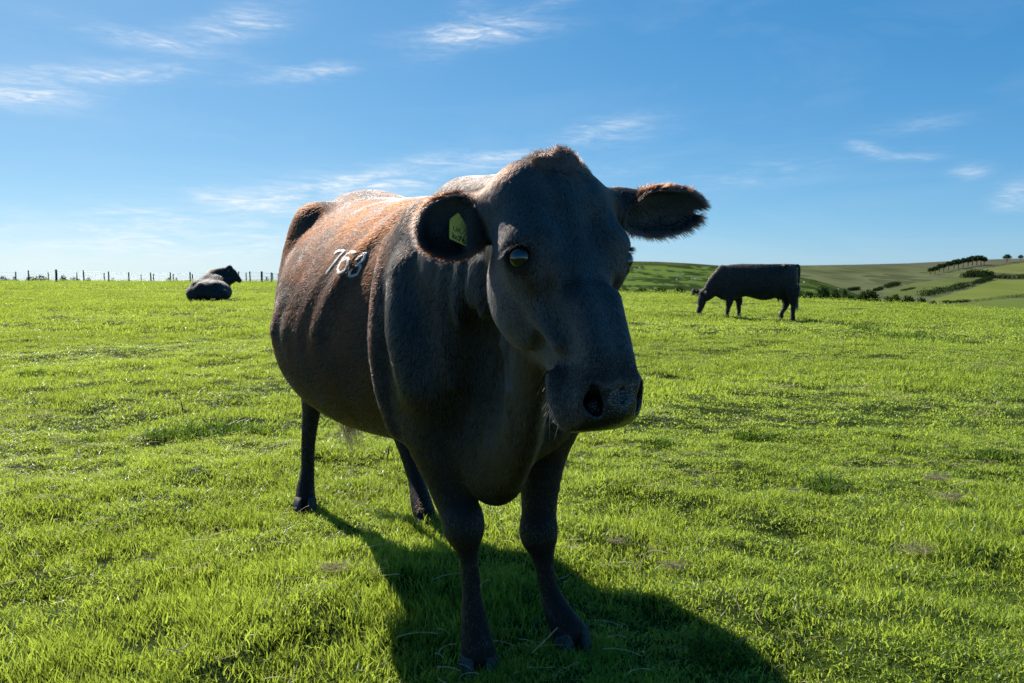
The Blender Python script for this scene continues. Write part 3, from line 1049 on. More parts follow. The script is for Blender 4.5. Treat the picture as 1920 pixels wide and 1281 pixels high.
    for c, fw, sc in ((at(898, 1246, 2.02), (.12, -1), 1.0), (at(1074, 1194, 2.165), (.35, -1), 1.0), (at(572, 950, 3.46), (.2, -1), 1.0), (at(800, 985, 3.19), (.3, -1), 1.0)):
        c = np.array([c[0], c[1], 0.0])
        fw = np.array([fw[0], fw[1], 0.0])
        fw /= np.linalg.norm(fw)
        rt = np.array([-fw[1], fw[0], 0.0])
        for sd in (-1, 1):
            vs, fs = [], []
            rings = [(-.024, .96, 0), (.006, .93, -.004), (.027, .86, -.012), (.042, .76, -.020), (.050, .55, -.024)]
            NS = 16
            for z, k, back in rings:
                for j in range(NS):
                    th = 2 * math.pi * j / NS
                    x = math.cos(th) * .054 * k
                    x *= 1.0 if x > 0 else .85
                    y = math.sin(th) * .029 * k * (1 - .28 * max(0, math.cos(th)))
                    if y * sd < 0:
                        y *= .62
                    vs.append(c + fw * (x + back + .012) + rt * (y + sd * .0275) + UP * z - base + fw * (-.0) - rt * sd * max(0, math.cos(th)) * .006)
            for i in range(len(rings) - 1):
                for j in range(NS):
                    fs.append((i * NS + j, i * NS + (j + 1) % NS, (i + 1) * NS + (j + 1) % NS, (i + 1) * NS + j))
            fs.append(tuple(range(NS))[::-1])
            fs.append(tuple((len(rings) - 1) * NS + j for j in range(NS)))
            mesh_obj('hoof', vs, fs, hm, cow)
    # ---- ear tag
    tag_m = simple_mat('ear_tag_plastic', (.70, .46, .05), .45, .4, 40.0, .15)
    ink_m = simple_mat('ear_tag_ink', (.02, .02, .02), .6, .2)
    q = [at(843, 447.5, 1.585), at(876, 462, 1.582), at(876, 424, 1.600), at(860, 400, 1.612), at(844, 412, 1.602)]
    q = np.array(q)
    nrm = np.cross(q[1] - q[0], q[4] - q[0])
    nrm /= np.linalg.norm(nrm)
    if nrm[1] > 0:
        nrm = -nrm
    q = q + np.array([0, -.012, 0])
    outl = []
    for i in range(5):
        a_, b_, c_ = q[i - 1], q[i], q[(i + 1) % 5]
        e1 = (a_ - b_) / np.linalg.norm(a_ - b_) * .003
        e2 = (c_ - b_) / np.linalg.norm(c_ - b_) * .003
        outl += [b_ + e1, b_ + (e1 + e2) * .29, b_ + e2]
    outl = np.array(outl)
    outl -= ((outl - q[0]) @ nrm)[:, None] * nrm[None]
    no = len(outl)
    vs = np.vstack([outl, outl - nrm * .0016]) - base
    fs = [tuple(range(no)), tuple(range(no, 2 * no))[::-1]] + [(i, i + no, (i + 1) % no + no, (i + 1) % no) for i in range(no)]
    tag = mesh_obj('ear_tag', vs, fs, tag_m, cow, smooth=False)
    ex = (q[1] - q[0]) / np.linalg.norm(q[1] - q[0])
    ey = (q[4] - q[0])
    ey /= np.linalg.norm(ey)

    def ink(txt, size, ox, oy, bold=0.0, name='number'):
        cu = bpy.data.curves.new(name, 'FONT')
        cu.body = txt
        cu.size = size
        cu.offset = bold
        cu.extrude = 0.0002
        ob = bpy.data.objects.new(name, cu)
        COL.objects.link(ob)
        dg = bpy.context.evaluated_depsgraph_get()
        mt = bpy.data.meshes.new_from_object(ob.evaluated_get(dg))
        bpy.data.objects.remove(ob)
        mt.materials.clear()
        mt.materials.append(ink_m)
        for vv in mt.vertices:
            w = q[0] + ex * (ox + vv.co.x) + ey * (oy + vv.co.y) + nrm * (.0007 + vv.co.z)
            vv.co = Vector(w - base)
        oo = bpy.data.objects.new(name, mt)
        COL.objects.link(oo)
        oo.parent = tag
        oo.matrix_parent_inverse = Matrix.Identity(4)
    ink('1', .018, .0035, .0035)
    ink('0', .012, .0085, .0035)
    ink('0', .012, .0140, .0030)
    ink('763', .018, .0190, .0025, .0004)
    ink('UK', .014, .0075, .0215)
    return cow


if PV in ('', 'cow', 'fur', 'cowonly'):
    ys = np.concatenate([np.arange(1.22, 1.82, 0.0045), np.arange(1.82, 2.40, 0.007), np.arange(2.40, 4.2, 0.011)])
    cow_V, cow_F = sdf_mesh(np.arange(-1.20, 0.48, 0.0055), ys, np.arange(-0.02, 1.50, 0.0055), near_cow_prims())
    cow_V, cow_F = keep_largest(cow_V, cow_F)
    cow_V = relax(cow_V, cow_F, 2, 0.4)
    if PV == 'cow':
        m = simple_mat('clay', (.25, .25, .25))
        mesh_obj('body', cow_V, cow_F, m)
        for sd in (1, -1):
            e = EYE(sd)
            bpy.ops.mesh.primitive_uv_sphere_add(radius=.023, location=tuple(e))
    else:
        build_near_cow()


# ------------------------------------------------------------------ the field
FULL = PV in ('', 'env', 'grass')


def relief(x, y):
    """gentle lumps and hollows of grazed turf"""
    p = np.stack([np.broadcast_to(x, np.broadcast(x, y).shape).ravel(), np.broadcast_to(y, np.broadcast(x, y).shape).ravel(), np.zeros(np.broadcast(x, y).size)], 1)
    r = .016 * wave_field(61, .30)(p) + .011 * wave_field(62, .10)(p) + .028 * wave_field(63, 1.6)(p) * smooth01((p[:, 1] - 5) / 8)
    return r.reshape(np.broadcast(x, y).shape)


def ground_z(x, y):
    x, y = np.asarray(x, float), np.asarray(y, float)
    xp, xn = np.maximum(x, 0), np.maximum(-x, 0)
    far = smooth01((y - 4) / 14)
    z = -far * (.05 + .0125 * xp + .00090 * xp ** 2) + far * (.15 * (1 - np.exp(-xn / 12)))
    yc = 43 + 32 * smooth01((-x / np.maximum(y, 1) + .05) / .25)
    z = z - .0045 * np.maximum(y - yc, 0) ** 2
    z = np.maximum(z, -40 - .01 * y)
    calm = smooth01((np.hypot(x - .0, y - 2.1) - .25) / .4)
    return z + (relief(x, y) * (.35 + .65 * calm))


def build_ground():
    ys = np.concatenate([np.arange(-12, 1.2, .6), np.arange(1.2, 6, .05), np.arange(6, 16, .12), np.arange(16, 60, .5), np.arange(60, 130, 2.0)])
    us = np.concatenate([np.linspace(-1, -.36, 110)[:-1], np.linspace(-.36, .36, 170), np.linspace(.36, 1, 110)[1:]])
    Y, U = np.meshgrid(ys, us, indexing='ij')
    X = U * (5.0 + 1.9 * np.maximum(Y, 0))
    Z = ground_z(X, Y)
    V = np.stack([X, Y, Z], 2).reshape(-1, 3)
    nx = len(us)
    i, j = np.meshgrid(np.arange(len(ys) - 1), np.arange(nx - 1), indexing='ij')
    q = (i * nx + j).ravel()
    F4 = np.stack([q, q + 1, q + nx + 1, q + nx], 1)
    m, t = new_mat('pasture_ground')
    out = t.n('ShaderNodeOutputMaterial')
    p = t.n('ShaderNodeBsdfPrincipled', in_Roughness=.95)
    p.inputs['Specular IOR Level'].default_value = .05
    tc = t.n('ShaderNodeTexCoord')
    n1 = t.n('ShaderNodeTexNoise', in_Scale=.9, in_Detail=6.0, in_Roughness=.6)
    n2 = t.n('ShaderNodeTexNoise', in_Scale=14.0, in_Detail=5.0, in_Roughness=.7)
    for n_ in (n1, n2):
        t.l(tc.outputs['Object'], n_.inputs['Vector'])
    fine = t.ramp(n2.outputs['Fac'], [(.30, (.016, .020, .007)), (.55, (.036, .056, .010)), (.8, (.080, .100, .022))])
    big = t.ramp(n1.outputs['Fac'], [(.32, (.75, .85, .7)), (.68, (1.15, 1.1, 1.0))])
    t.l(t.mix(1.0, fine, big, 'MULTIPLY'), p.inputs['Base Color'])
    b = t.n('ShaderNodeBump', in_Strength=.9, in_Distance=.03)
    t.l(n2.outputs['Fac'], b.inputs['Height'])
    t.l(b.outputs[0], p.inputs['Normal'])
    t.l(p.outputs[0], out.inputs[0])
    mesh_obj('field_ground', V, F4, m, kind='structure')


def blade_mat(name, base, trans, spec=.35, inst=True):
    m, t = new_mat(name)
    out = t.n('ShaderNodeOutputMaterial')
    dif = t.n('ShaderNodeBsdfPrincipled', in_Roughness=.38)
    dif.inputs['Specular IOR Level'].default_value = spec
    tr = t.n('ShaderNodeBsdfTranslucent')
    av = t.n('ShaderNodeAttribute', attribute_name='hue')                 # per blade, stored in the mesh
    ai = t.n('ShaderNodeAttribute', attribute_type='INSTANCER', attribute_name='patch')
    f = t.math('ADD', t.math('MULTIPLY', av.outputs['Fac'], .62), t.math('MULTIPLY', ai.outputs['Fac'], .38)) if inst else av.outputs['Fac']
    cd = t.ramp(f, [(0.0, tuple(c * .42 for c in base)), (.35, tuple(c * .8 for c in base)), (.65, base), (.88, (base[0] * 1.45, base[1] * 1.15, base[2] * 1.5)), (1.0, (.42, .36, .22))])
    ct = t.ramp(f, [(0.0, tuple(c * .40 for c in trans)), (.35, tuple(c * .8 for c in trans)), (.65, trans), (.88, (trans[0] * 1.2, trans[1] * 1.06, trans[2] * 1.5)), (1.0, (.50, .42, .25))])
    t.l(cd, dif.inputs['Base Color'])
    t.l(ct, tr.inputs['Color'])
    mx = t.n('ShaderNodeMixShader')
    mx.inputs[0].default_value = .50
    t.l(dif.outputs[0], mx.inputs[1])
    t.l(tr.outputs[0], mx.inputs[2])
    t.l(mx.outputs[0], out.inputs[0])
    return m


def dry_mat(name, col):
    m, t = new_mat(name)
    out = t.n('ShaderNodeOutputMaterial')
    tc = t.n('ShaderNodeTexCoord')
    nz = t.n('ShaderNodeTexNoise', in_Scale=40.0, in_Detail=3.0)
    t.l(tc.outputs['Object'], nz.inputs['Vector'])
    cr = t.ramp(nz.outputs['Fac'], [(.3, tuple(c * .6 for c in col)), (.7, tuple(c * 1.25 for c in col))])
    d, tr, mx = t.n('ShaderNodeBsdfDiffuse'), t.n('ShaderNodeBsdfTranslucent'), t.n('ShaderNodeMixShader')
    mx.inputs[0].default_value = .5
    t.l(cr, d.inputs[0])
    t.l(cr, tr.inputs[0])
    t.l(d.outputs[0], mx.inputs[1])
    t.l(tr.outputs[0], mx.inputs[2])
    t.l(mx.outputs[0], out.inputs[0])
    return m


def tuft_mesh(name, n, spread, hmin, hmax, wid, lean, segs, mat, seed, dry=.10):
    g = np.random.default_rng(seed)
    vs, fs, hue = [], [], []
    for _ in range(n):
        r = spread * math.sqrt(g.uniform())
        a = g.uniform(0, 6.283)
        x, y = r * math.cos(a), r * math.sin(a)
        h = g.uniform(hmin, hmax) * (1.15 - .4 * r / spread)
        d = g.uniform(0, 6.283)
        dx, dy = math.cos(d), math.sin(d)
        ln = h * abs(g.normal(lean * .65, lean * .65))
        w = wid * g.choice([.6, .8, 1.0, 1.2, 1.7])
        tw = g.uniform(0, 6.283)
        wx, wy = math.cos(tw) * w * .5, math.sin(tw) * w * .5
        b0 = len(vs)
        hv = g.uniform(.0, .90) if g.uniform() > dry else g.uniform(.93, 1.0)
        for k in range(segs):
            t_ = k / segs
            ww = (1 - t_ ** 1.6 * .75)
            cx, cy, cz = x + dx * ln * t_ * t_, y + dy * ln * t_ * t_, h * (t_ - .18 * t_ * t_) - .008
            vs += [(cx - wx * ww, cy - wy * ww, cz), (cx + wx * ww, cy + wy * ww, cz)]
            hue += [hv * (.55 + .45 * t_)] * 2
        vs.append((x + dx * ln, y + dy * ln, h * .82 - .008))
        hue.append(hv)
        for k in range(segs - 1):
            q = b0 + 2 * k
            fs.append((q, q + 1, q + 3, q + 2))
        q = b0 + 2 * (segs - 1)
        fs.append((q, q + 1, q + 2))
    me = bpy.data.meshes.new(name)
    me.from_pydata(vs, [], fs)
    a = me.attributes.new('hue', 'FLOAT', 'POINT')
    a.data.foreach_set('value', np.array(hue, np.float32))
    me.materials.append(mat)
    return me


def instancer(name, P, rot, scl, idx, patch, meshes, parent=None):
    """points carrying rotation, scale and variant; geometry nodes set a grass tuft on each"""
    lib = bpy.data.collections.new(name + '_variants')
    for k, me in enumerate(meshes):
        lib.objects.link(bpy.data.objects.new('%s_variant_%02d' % (name, k), me))
    me = bpy.data.meshes.new(name)
    me.vertices.add(len(P))
    me.vertices.foreach_set('co', P.astype(np.float32).ravel())
    for nm, ty, key, arr in (('rot', 'FLOAT_VECTOR', 'vector', rot), ('scl', 'FLOAT_VECTOR', 'vector', scl), ('idx', 'INT', 'value', idx), ('patch', 'FLOAT', 'value', patch)):
        a = me.attributes.new(nm, ty, 'POINT')
        a.data.foreach_set(key, arr.astype(np.int32 if ty == 'INT' else np.float32).ravel())
    o = bpy.data.objects.new(name, me)
    COL.objects.link(o)
    ng = bpy.data.node_groups.new(name, 'GeometryNodeTree')
    ng.interface.new_socket('Geometry', in_out='INPUT', socket_type='NodeSocketGeometry')
    ng.interface.new_socket('Geometry', in_out='OUTPUT', socket_type='NodeSocketGeometry')
    N_, L_ = ng.nodes, ng.links
    gi, go = N_.new('NodeGroupInput'), N_.new('NodeGroupOutput')
    ci = N_.new('GeometryNodeCollectionInfo')
    ci.inputs['Collection'].default_value = lib
    ci.inputs['Separate Children'].default_value = True
    ci.inputs['Reset Children'].default_value = True
    ip = N_.new('GeometryNodeInstanceOnPoints')
    ip.inputs['Pick Instance'].default_value = True
    e2r = N_.new('FunctionNodeEulerToRotation')

    def attr(nm, ty):
        a = N_.new('GeometryNodeInputNamedAttribute')
        a.data_type = ty
        a.inputs['Name'].default_value = nm
        return a.outputs['Attribute']
    L_.new(gi.outputs[0], ip.inputs['Points'])
    L_.new(ci.outputs[0], ip.inputs['Instance'])
    L_.new(attr('idx', 'INT'), ip.inputs['Instance Index'])
    L_.new(attr('rot', 'FLOAT_VECTOR'), e2r.inputs[0])
    L_.new(e2r.outputs[0], ip.inputs['Rotation'])
    L_.new(attr('scl', 'FLOAT_VECTOR'), ip.inputs['Scale'])
    L_.new(ip.outputs[0], go.inputs[0])
    md = o.modifiers.new('scatter', 'NODES')
    md.node_group = ng
    o['kind'] = 'stuff'
    return o


BARE = [(.035, 2.03, .045), (.19, 2.17, .045)]


def scatter(y0, y1, per_m2, g, margin=.25):
    """random points on the field inside the visible wedge, a little wider than the frame"""
    hw = lambda y: .74 * y + .5 + margin
    n = int(per_m2 * (hw(y0) + hw(y1)) * (y1 - y0))
    y = np.sqrt(g.uniform(y0 ** 2, y1 ** 2, n)) if y0 > 0 else g.uniform(y0, y1, n)
    x = g.uniform(-1, 1, n) * hw(y)
    return np.stack([x, y, ground_z(x, y)], 1)


def build_grass():
    g = np.random.default_rng(5)
    gm = blade_mat('grass_blade', (.128, .190, .027), (.62, .77, .085), .34)
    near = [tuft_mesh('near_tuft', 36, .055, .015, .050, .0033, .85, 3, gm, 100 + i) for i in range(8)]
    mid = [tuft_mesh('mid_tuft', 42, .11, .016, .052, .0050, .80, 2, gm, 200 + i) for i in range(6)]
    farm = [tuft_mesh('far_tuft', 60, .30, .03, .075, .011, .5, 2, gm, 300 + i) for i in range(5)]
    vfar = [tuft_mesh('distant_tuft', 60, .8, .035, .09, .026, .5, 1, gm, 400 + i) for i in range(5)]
    long_ = wave_field(71, .45, 9)
    lump = wave_field(72, .13, 9)
    huge = wave_field(73, 2.2, 9)

    def put(name, y0, y1, dens, meshes, smin, smax):
        P = scatter(y0, y1, dens, g)
        # a soft step from one size of tuft to the next
        lng = long_(P) * .5 + lump(P) * .4 + huge(P) * .3
        h = np.exp(np.clip(lng * .60 - .16, -.75, .9))
        s = g.uniform(smin, smax, len(P))
        scl = np.stack([s, s, s * h], 1)
        rot = np.stack([g.normal(0, .16, len(P)), g.normal(0, .16, len(P)), g.uniform(0, 6.283, len(P))], 1)
        patch = np.clip(.60 - .24 * (long_(P + 40) * .6 + huge(P) * .7) - .26 * lng + g.normal(0, .17, len(P)), 0.0, .95)
        if name == 'near':
            # trodden short where the cow's fore feet stand
            for (bx, by, br) in ((-.09, 2.02, .07), (.17, 2.17, .07)):
                k = np.exp(-((P[:, 0] - bx) ** 2 + (P[:, 1] - by) ** 2) / br ** 2)
                scl[:, 2] *= 1 - .2 * k
        return P, rot, scl, g.integers(0, len(meshes), len(P)), patch
    # tufts pressed round the hooves
    ft = []
    for (hx, hy) in ((at(898, 1246, 2.02)[:2]), (at(1074, 1194, 2.165)[:2]), (at(572, 950, 3.46)[:2]), (at(800, 985, 3.19)[:2])):
        for _ in range(26):
            th = g.uniform(-2.9, .4)
            q_ = g.uniform(.075, .13)
            ft.append((hx + q_ * math.cos(th), hy + q_ * math.sin(th) * .9))
    ft = np.array(ft)
    P = np.stack([ft[:, 0], ft[:, 1], ground_z(ft[:, 0], ft[:, 1])], 1)
    n_ = len(P)
    instancer('grass', P, np.stack([g.normal(0, .2, n_), g.normal(0, .2, n_), g.uniform(0, 6.28, n_)], 1), np.tile([.8, .8, 1.25], (n_, 1)), g.integers(0, 8, n_), g.uniform(.3, .7, n_), near)
    for nm, a in (('grass', ('near', 1.25, 5.2, 760, near, .8, 1.2)), ('grass', ('mid', 4.9, 13.5, 230, mid, .8, 1.25)),
                  ('grass', ('far', 13.0, 42, 26, farm, .8, 1.2)), ('grass', ('very', 40, 92, 4.2, vfar, .8, 1.2))):
        P, rot, scl, idx, patch = put(*a)
        instancer(nm, P, rot, scl, idx, patch, a[4])
    # dry stalks lying and standing in the turf
    dm = dry_mat('dry_stalk', (.46, .38, .24))
    dv = []
    for i in range(5):
        g2 = np.random.default_rng(900 + i)
        vs, fs = [], []
        for _ in range(3):
            x, y = g2.normal(0, .02, 2)
            d = g2.uniform(0, 6.28)
            L = g2.uniform(.03, .085)
            up = g2.uniform(.0, .30)
            b0 = len(vs)
            for k in range(5):
                t_ = k / 4
                cx, cy, cz = x + math.cos(d + t_ * .5) * L * t_, y + math.sin(d + t_ * .5) * L * t_, .025 + L * up * math.sin(t_ * 2.2)
                vs += [(cx, cy, cz - .0009), (cx + .0012, cy, cz + .0009)]
            for k in range(4):
                q = b0 + 2 * k
                fs.append((q, q + 1, q + 3, q + 2))
        me = bpy.data.meshes.new('stalk')
        me.from_pydata(vs, [], fs)
        me.materials.append(dm)
        dv.append(me)
    P = np.vstack([scatter(1.6, 7, 26.0, g), scatter(7, 18, 6.0, g)])
    P = P[(wave_field(81, .4)(P) + g.normal(0, .6, len(P))) > .1]
    n = len(P)
    s = g.uniform(.7, 1.5, n) * (1 + .05 * P[:, 1])
    instancer('dry_stalks', P, np.stack([np.zeros(n), np.zeros(n), g.uniform(0, 6.28, n)], 1), np.stack([s, s, s], 1), g.integers(0, 5, n), np.zeros(n), dv)


def gpt(px, py, lift=0.0):
    """the point of the field seen at a pixel of the photograph"""
    d = ray_dir(px, py)
    y = 1.0
    lo = None
    for y in np.concatenate([np.arange(1.5, 20, .02), np.arange(20, 110, .2)]):
        p = np.array([0, 0, CAMH]) + d * (y / d[1])
        if p[2] <= ground_z(p[0], p[1]):
            break
    return np.array([p[0], p[1], float(ground_z(p[0], p[1])) + lift])


def build_tussocks():
    tm = blade_mat('tussock_blade', (.036, .082, .010), (.14, .27, .022), .12, inst=False)
    me = [tuft_mesh('tussock', 260, .12, .05, .135, .0042, .75, 3, tm, 500 + i, .02) for i in range(3)]
    spots = [(300, 818, .9, 'dark green grass tussock at the left, beside a wider one nearer the cow'), (390, 815, 1.25, 'wide dark green grass tussock left of the cow, below its belly line'),
             (470, 812, .8, 'small dark grass tussock just left of the cow\'s hind leg'), (1550, 915, 1.0, 'round dark green grass tussock in the middle of the right-hand grass'),
             (1700, 640, 1.3, 'dark grass tussock right of and below the grazing cow'), (1620, 622, 1.2, 'low dark grass tussock just right of the grazing cow\'s hind feet'), (150, 832, .8, 'dark grass tussock near the left edge of the picture'),
             (1410, 822, .8, 'small dark grass tussock right of the cow\'s muzzle'), (1860, 858, .7, 'small dark grass tussock near the right edge of the picture'), (1345, 1228, .7, 'dark grass tussock in the cow\'s shadow at the bottom of the picture'),
             (60, 705, .9, 'dark grass tussock at the far left, below the fence'), (1240, 832, .6, 'small grass tussock right below the cow\'s chin')]
    for i, (px, py, s, lb) in enumerate(spots):
        o = bpy.data.objects.new('grass_tussock', me[i % 3])
        COL.objects.link(o)
        o.location = gpt(px, py, -.005)
        d = o.location.y
        s2 = s * (1 if d < 5 else 1.4 if d < 10 else 2.2)
        o.scale = (s2, s2, s2 * .8)
        o.rotation_euler = (0, 0, i * 1.7)
        props(o, lb, 'grass tussock', 'dark grass tussocks in the field')
    # withered clumps of cut grass
    dm = dry_mat('withered_grass', (.44, .37, .22))
    for i, (px, py, s, lb) in enumerate([(625, 1082, 1.0, 'pale clump of withered grass on the turf left of the cow\'s fore leg'), (1785, 948, .8, 'small withered grass clump near the right edge of the picture'),
                                         (1755, 908, .7, 'brown withered tuft just above another one at the right'), (1265, 1078, .8, 'withered grass clump right of the cow\'s hoof'), (1155, 1030, .7, 'withered grass clump between fore leg and the right-hand grass'),
                                         (1720, 1050, 1.0, 'flat withered grass patch at the lower right')]):
        g = np.random.default_rng(700 + i)
        vs, fs = [], []
        for _ in range(80):
            c = g.normal(0, 1, 3) * np.array([.030, .016, .007])
            d = g.normal(0, 1, 3) * np.array([1, 1, .45])
            d /= np.linalg.norm(d)
            L = g.uniform(.02, .06)
            bend = g.normal(0, .012, 3)
            b0 = len(vs)
            for k in range(4):
                t_ = k / 3 - .5
                q = c + d * L * t_ + bend * (t_ * t_ * 3)
                q[2] = max(q[2], -.012) + .022
                vs += [tuple(q + np.array([0, 0, .0009])), tuple(q - np.array([0, .0006, .0009]))]
            for k in range(3):
                q = b0 + 2 * k
                fs.append((q, q + 1, q + 3, q + 2))
        o = mesh_obj('withered_grass_clump', vs, fs, dm)
        o.location = gpt(px, py, .012)
        s2 = s * max(1, o.location.y / 2.6)
        o.scale = (s2, s2, s2)
        props(o, lb, 'dead grass', 'withered clumps in the turf')
    # grass seed stalks standing above the turf
    sm = simple_mat('seed_stalk', (.075, .055, .035), .8, .2, 40.0, .3)
    for i, (px, py, hpx, ln, lb) in enumerate([(1417, 1178, 75, .02, 'dark upright seed stalk by the edge of the cow\'s shadow'), (345, 795, 45, -.01, 'dark upright seed stalk behind the wide tussock at the left'),
                                               (205, 808, 34, -.045, 'dark seed stalk leaning left, at the left of the field'), (725, 880, 46, .012, 'thin dark stalk between the cow\'s hind legs')]):
        p = gpt(px, py)
        h = hpx / FPX * p[1]
        P = np.array([(0, 0, 0), (ln * .3, 0, h * .4), (ln, 0, h * .75), (ln * 1.5, 0, h)])
        rr = np.array([.0011, .0011, .0026, .0008]) * max(1, p[1] / 2.6)
        vs, fs = [], []
        for c, r in zip(P, rr):
            for k in range(6):
                vs.append((c[0] + r * math.cos(k * 1.047), c[1] + r * math.sin(k * 1.047), c[2]))
        for a in range(3):
            for k in range(6):
                fs.append((a * 6 + k, a * 6 + (k + 1) % 6, (a + 1) * 6 + (k + 1) % 6, (a + 1) * 6 + k))
        o = mesh_obj('seed_stalk', vs, fs, sm)
        o.location = p
        props(o, lb, 'grass stalk', 'seed stalks in the turf')


# ------------------------------------------------------------------ other cattle
def cattle_mat(name, col, hi):
    m, t = new_mat(name)
    out = t.n('ShaderNodeOutputMaterial')
    p = t.n('ShaderNodeBsdfPrincipled', in_Roughness=.68)
    p.inputs['Specular IOR Level'].default_value = .28
    p.inputs['Sheen Weight'].default_value = .06
    p.inputs['Sheen Roughness'].default_value = .4
    tc = t.n('ShaderNodeTexCoord')
    n1 = t.n('ShaderNodeTexNoise', in_Scale=5.0, in_Detail=6.0, in_Roughness=.65)
    n2 = t.n('ShaderNodeTexNoise', in_Scale=70.0, in_Detail=3.0)
    t.l(tc.outputs['Object'], n1.inputs['Vector'])
    t.l(tc.outputs['Object'], n2.inputs['Vector'])
    t.l(t.ramp(n1.outputs['Fac'], [(.35, col), (.70, hi)]), p.inputs['Base Color'])
    b = t.n('ShaderNodeBump', in_Strength=.5, in_Distance=.012)
    t.l(t.math('ADD', n1.outputs['Fac'], t.math('MULTIPLY', n2.outputs['Fac'], .3)), b.inputs['Height'])
    t.l(b.outputs[0], p.inputs['Normal'])
    t.l(p.outputs[0], out.inputs[0])
    return m


def rough_coat(V, F4, root, n, lie, ln, rad, low, high, mat, seed):
    """short hair for a cow far off; the upper side is tinted browner to paint in a lit sheen"""
    g = np.random.default_rng(seed)
    N = vert_normals(V, F4)
    P, Nn = sample_skin(V, F4, N, np.ones(len(V)), n, g)
    D = np.tile(np.array(lie, float), (n, 1)) + np.stack([wave_field(seed + k, .25)(P) for k in range(3)], 1) * .25
    H = grow_hair(P, Nn, D, np.full(n, ln), .14, 4, .006, .05, .1, g, .10)
    w = smooth01((P[:, 2] - V[:, 2].max() * .45) / (V[:, 2].max() * .45)) * np.clip(.55 + .4 * wave_field(seed + 9, .22)(P), 0, 1)  # weight of the brown that paints a highlight along the back
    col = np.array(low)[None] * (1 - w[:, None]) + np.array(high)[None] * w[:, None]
    curves_obj('coat_fur', H, rad, mat, root, col * g.uniform(.7, 1.4, n)[:, None])


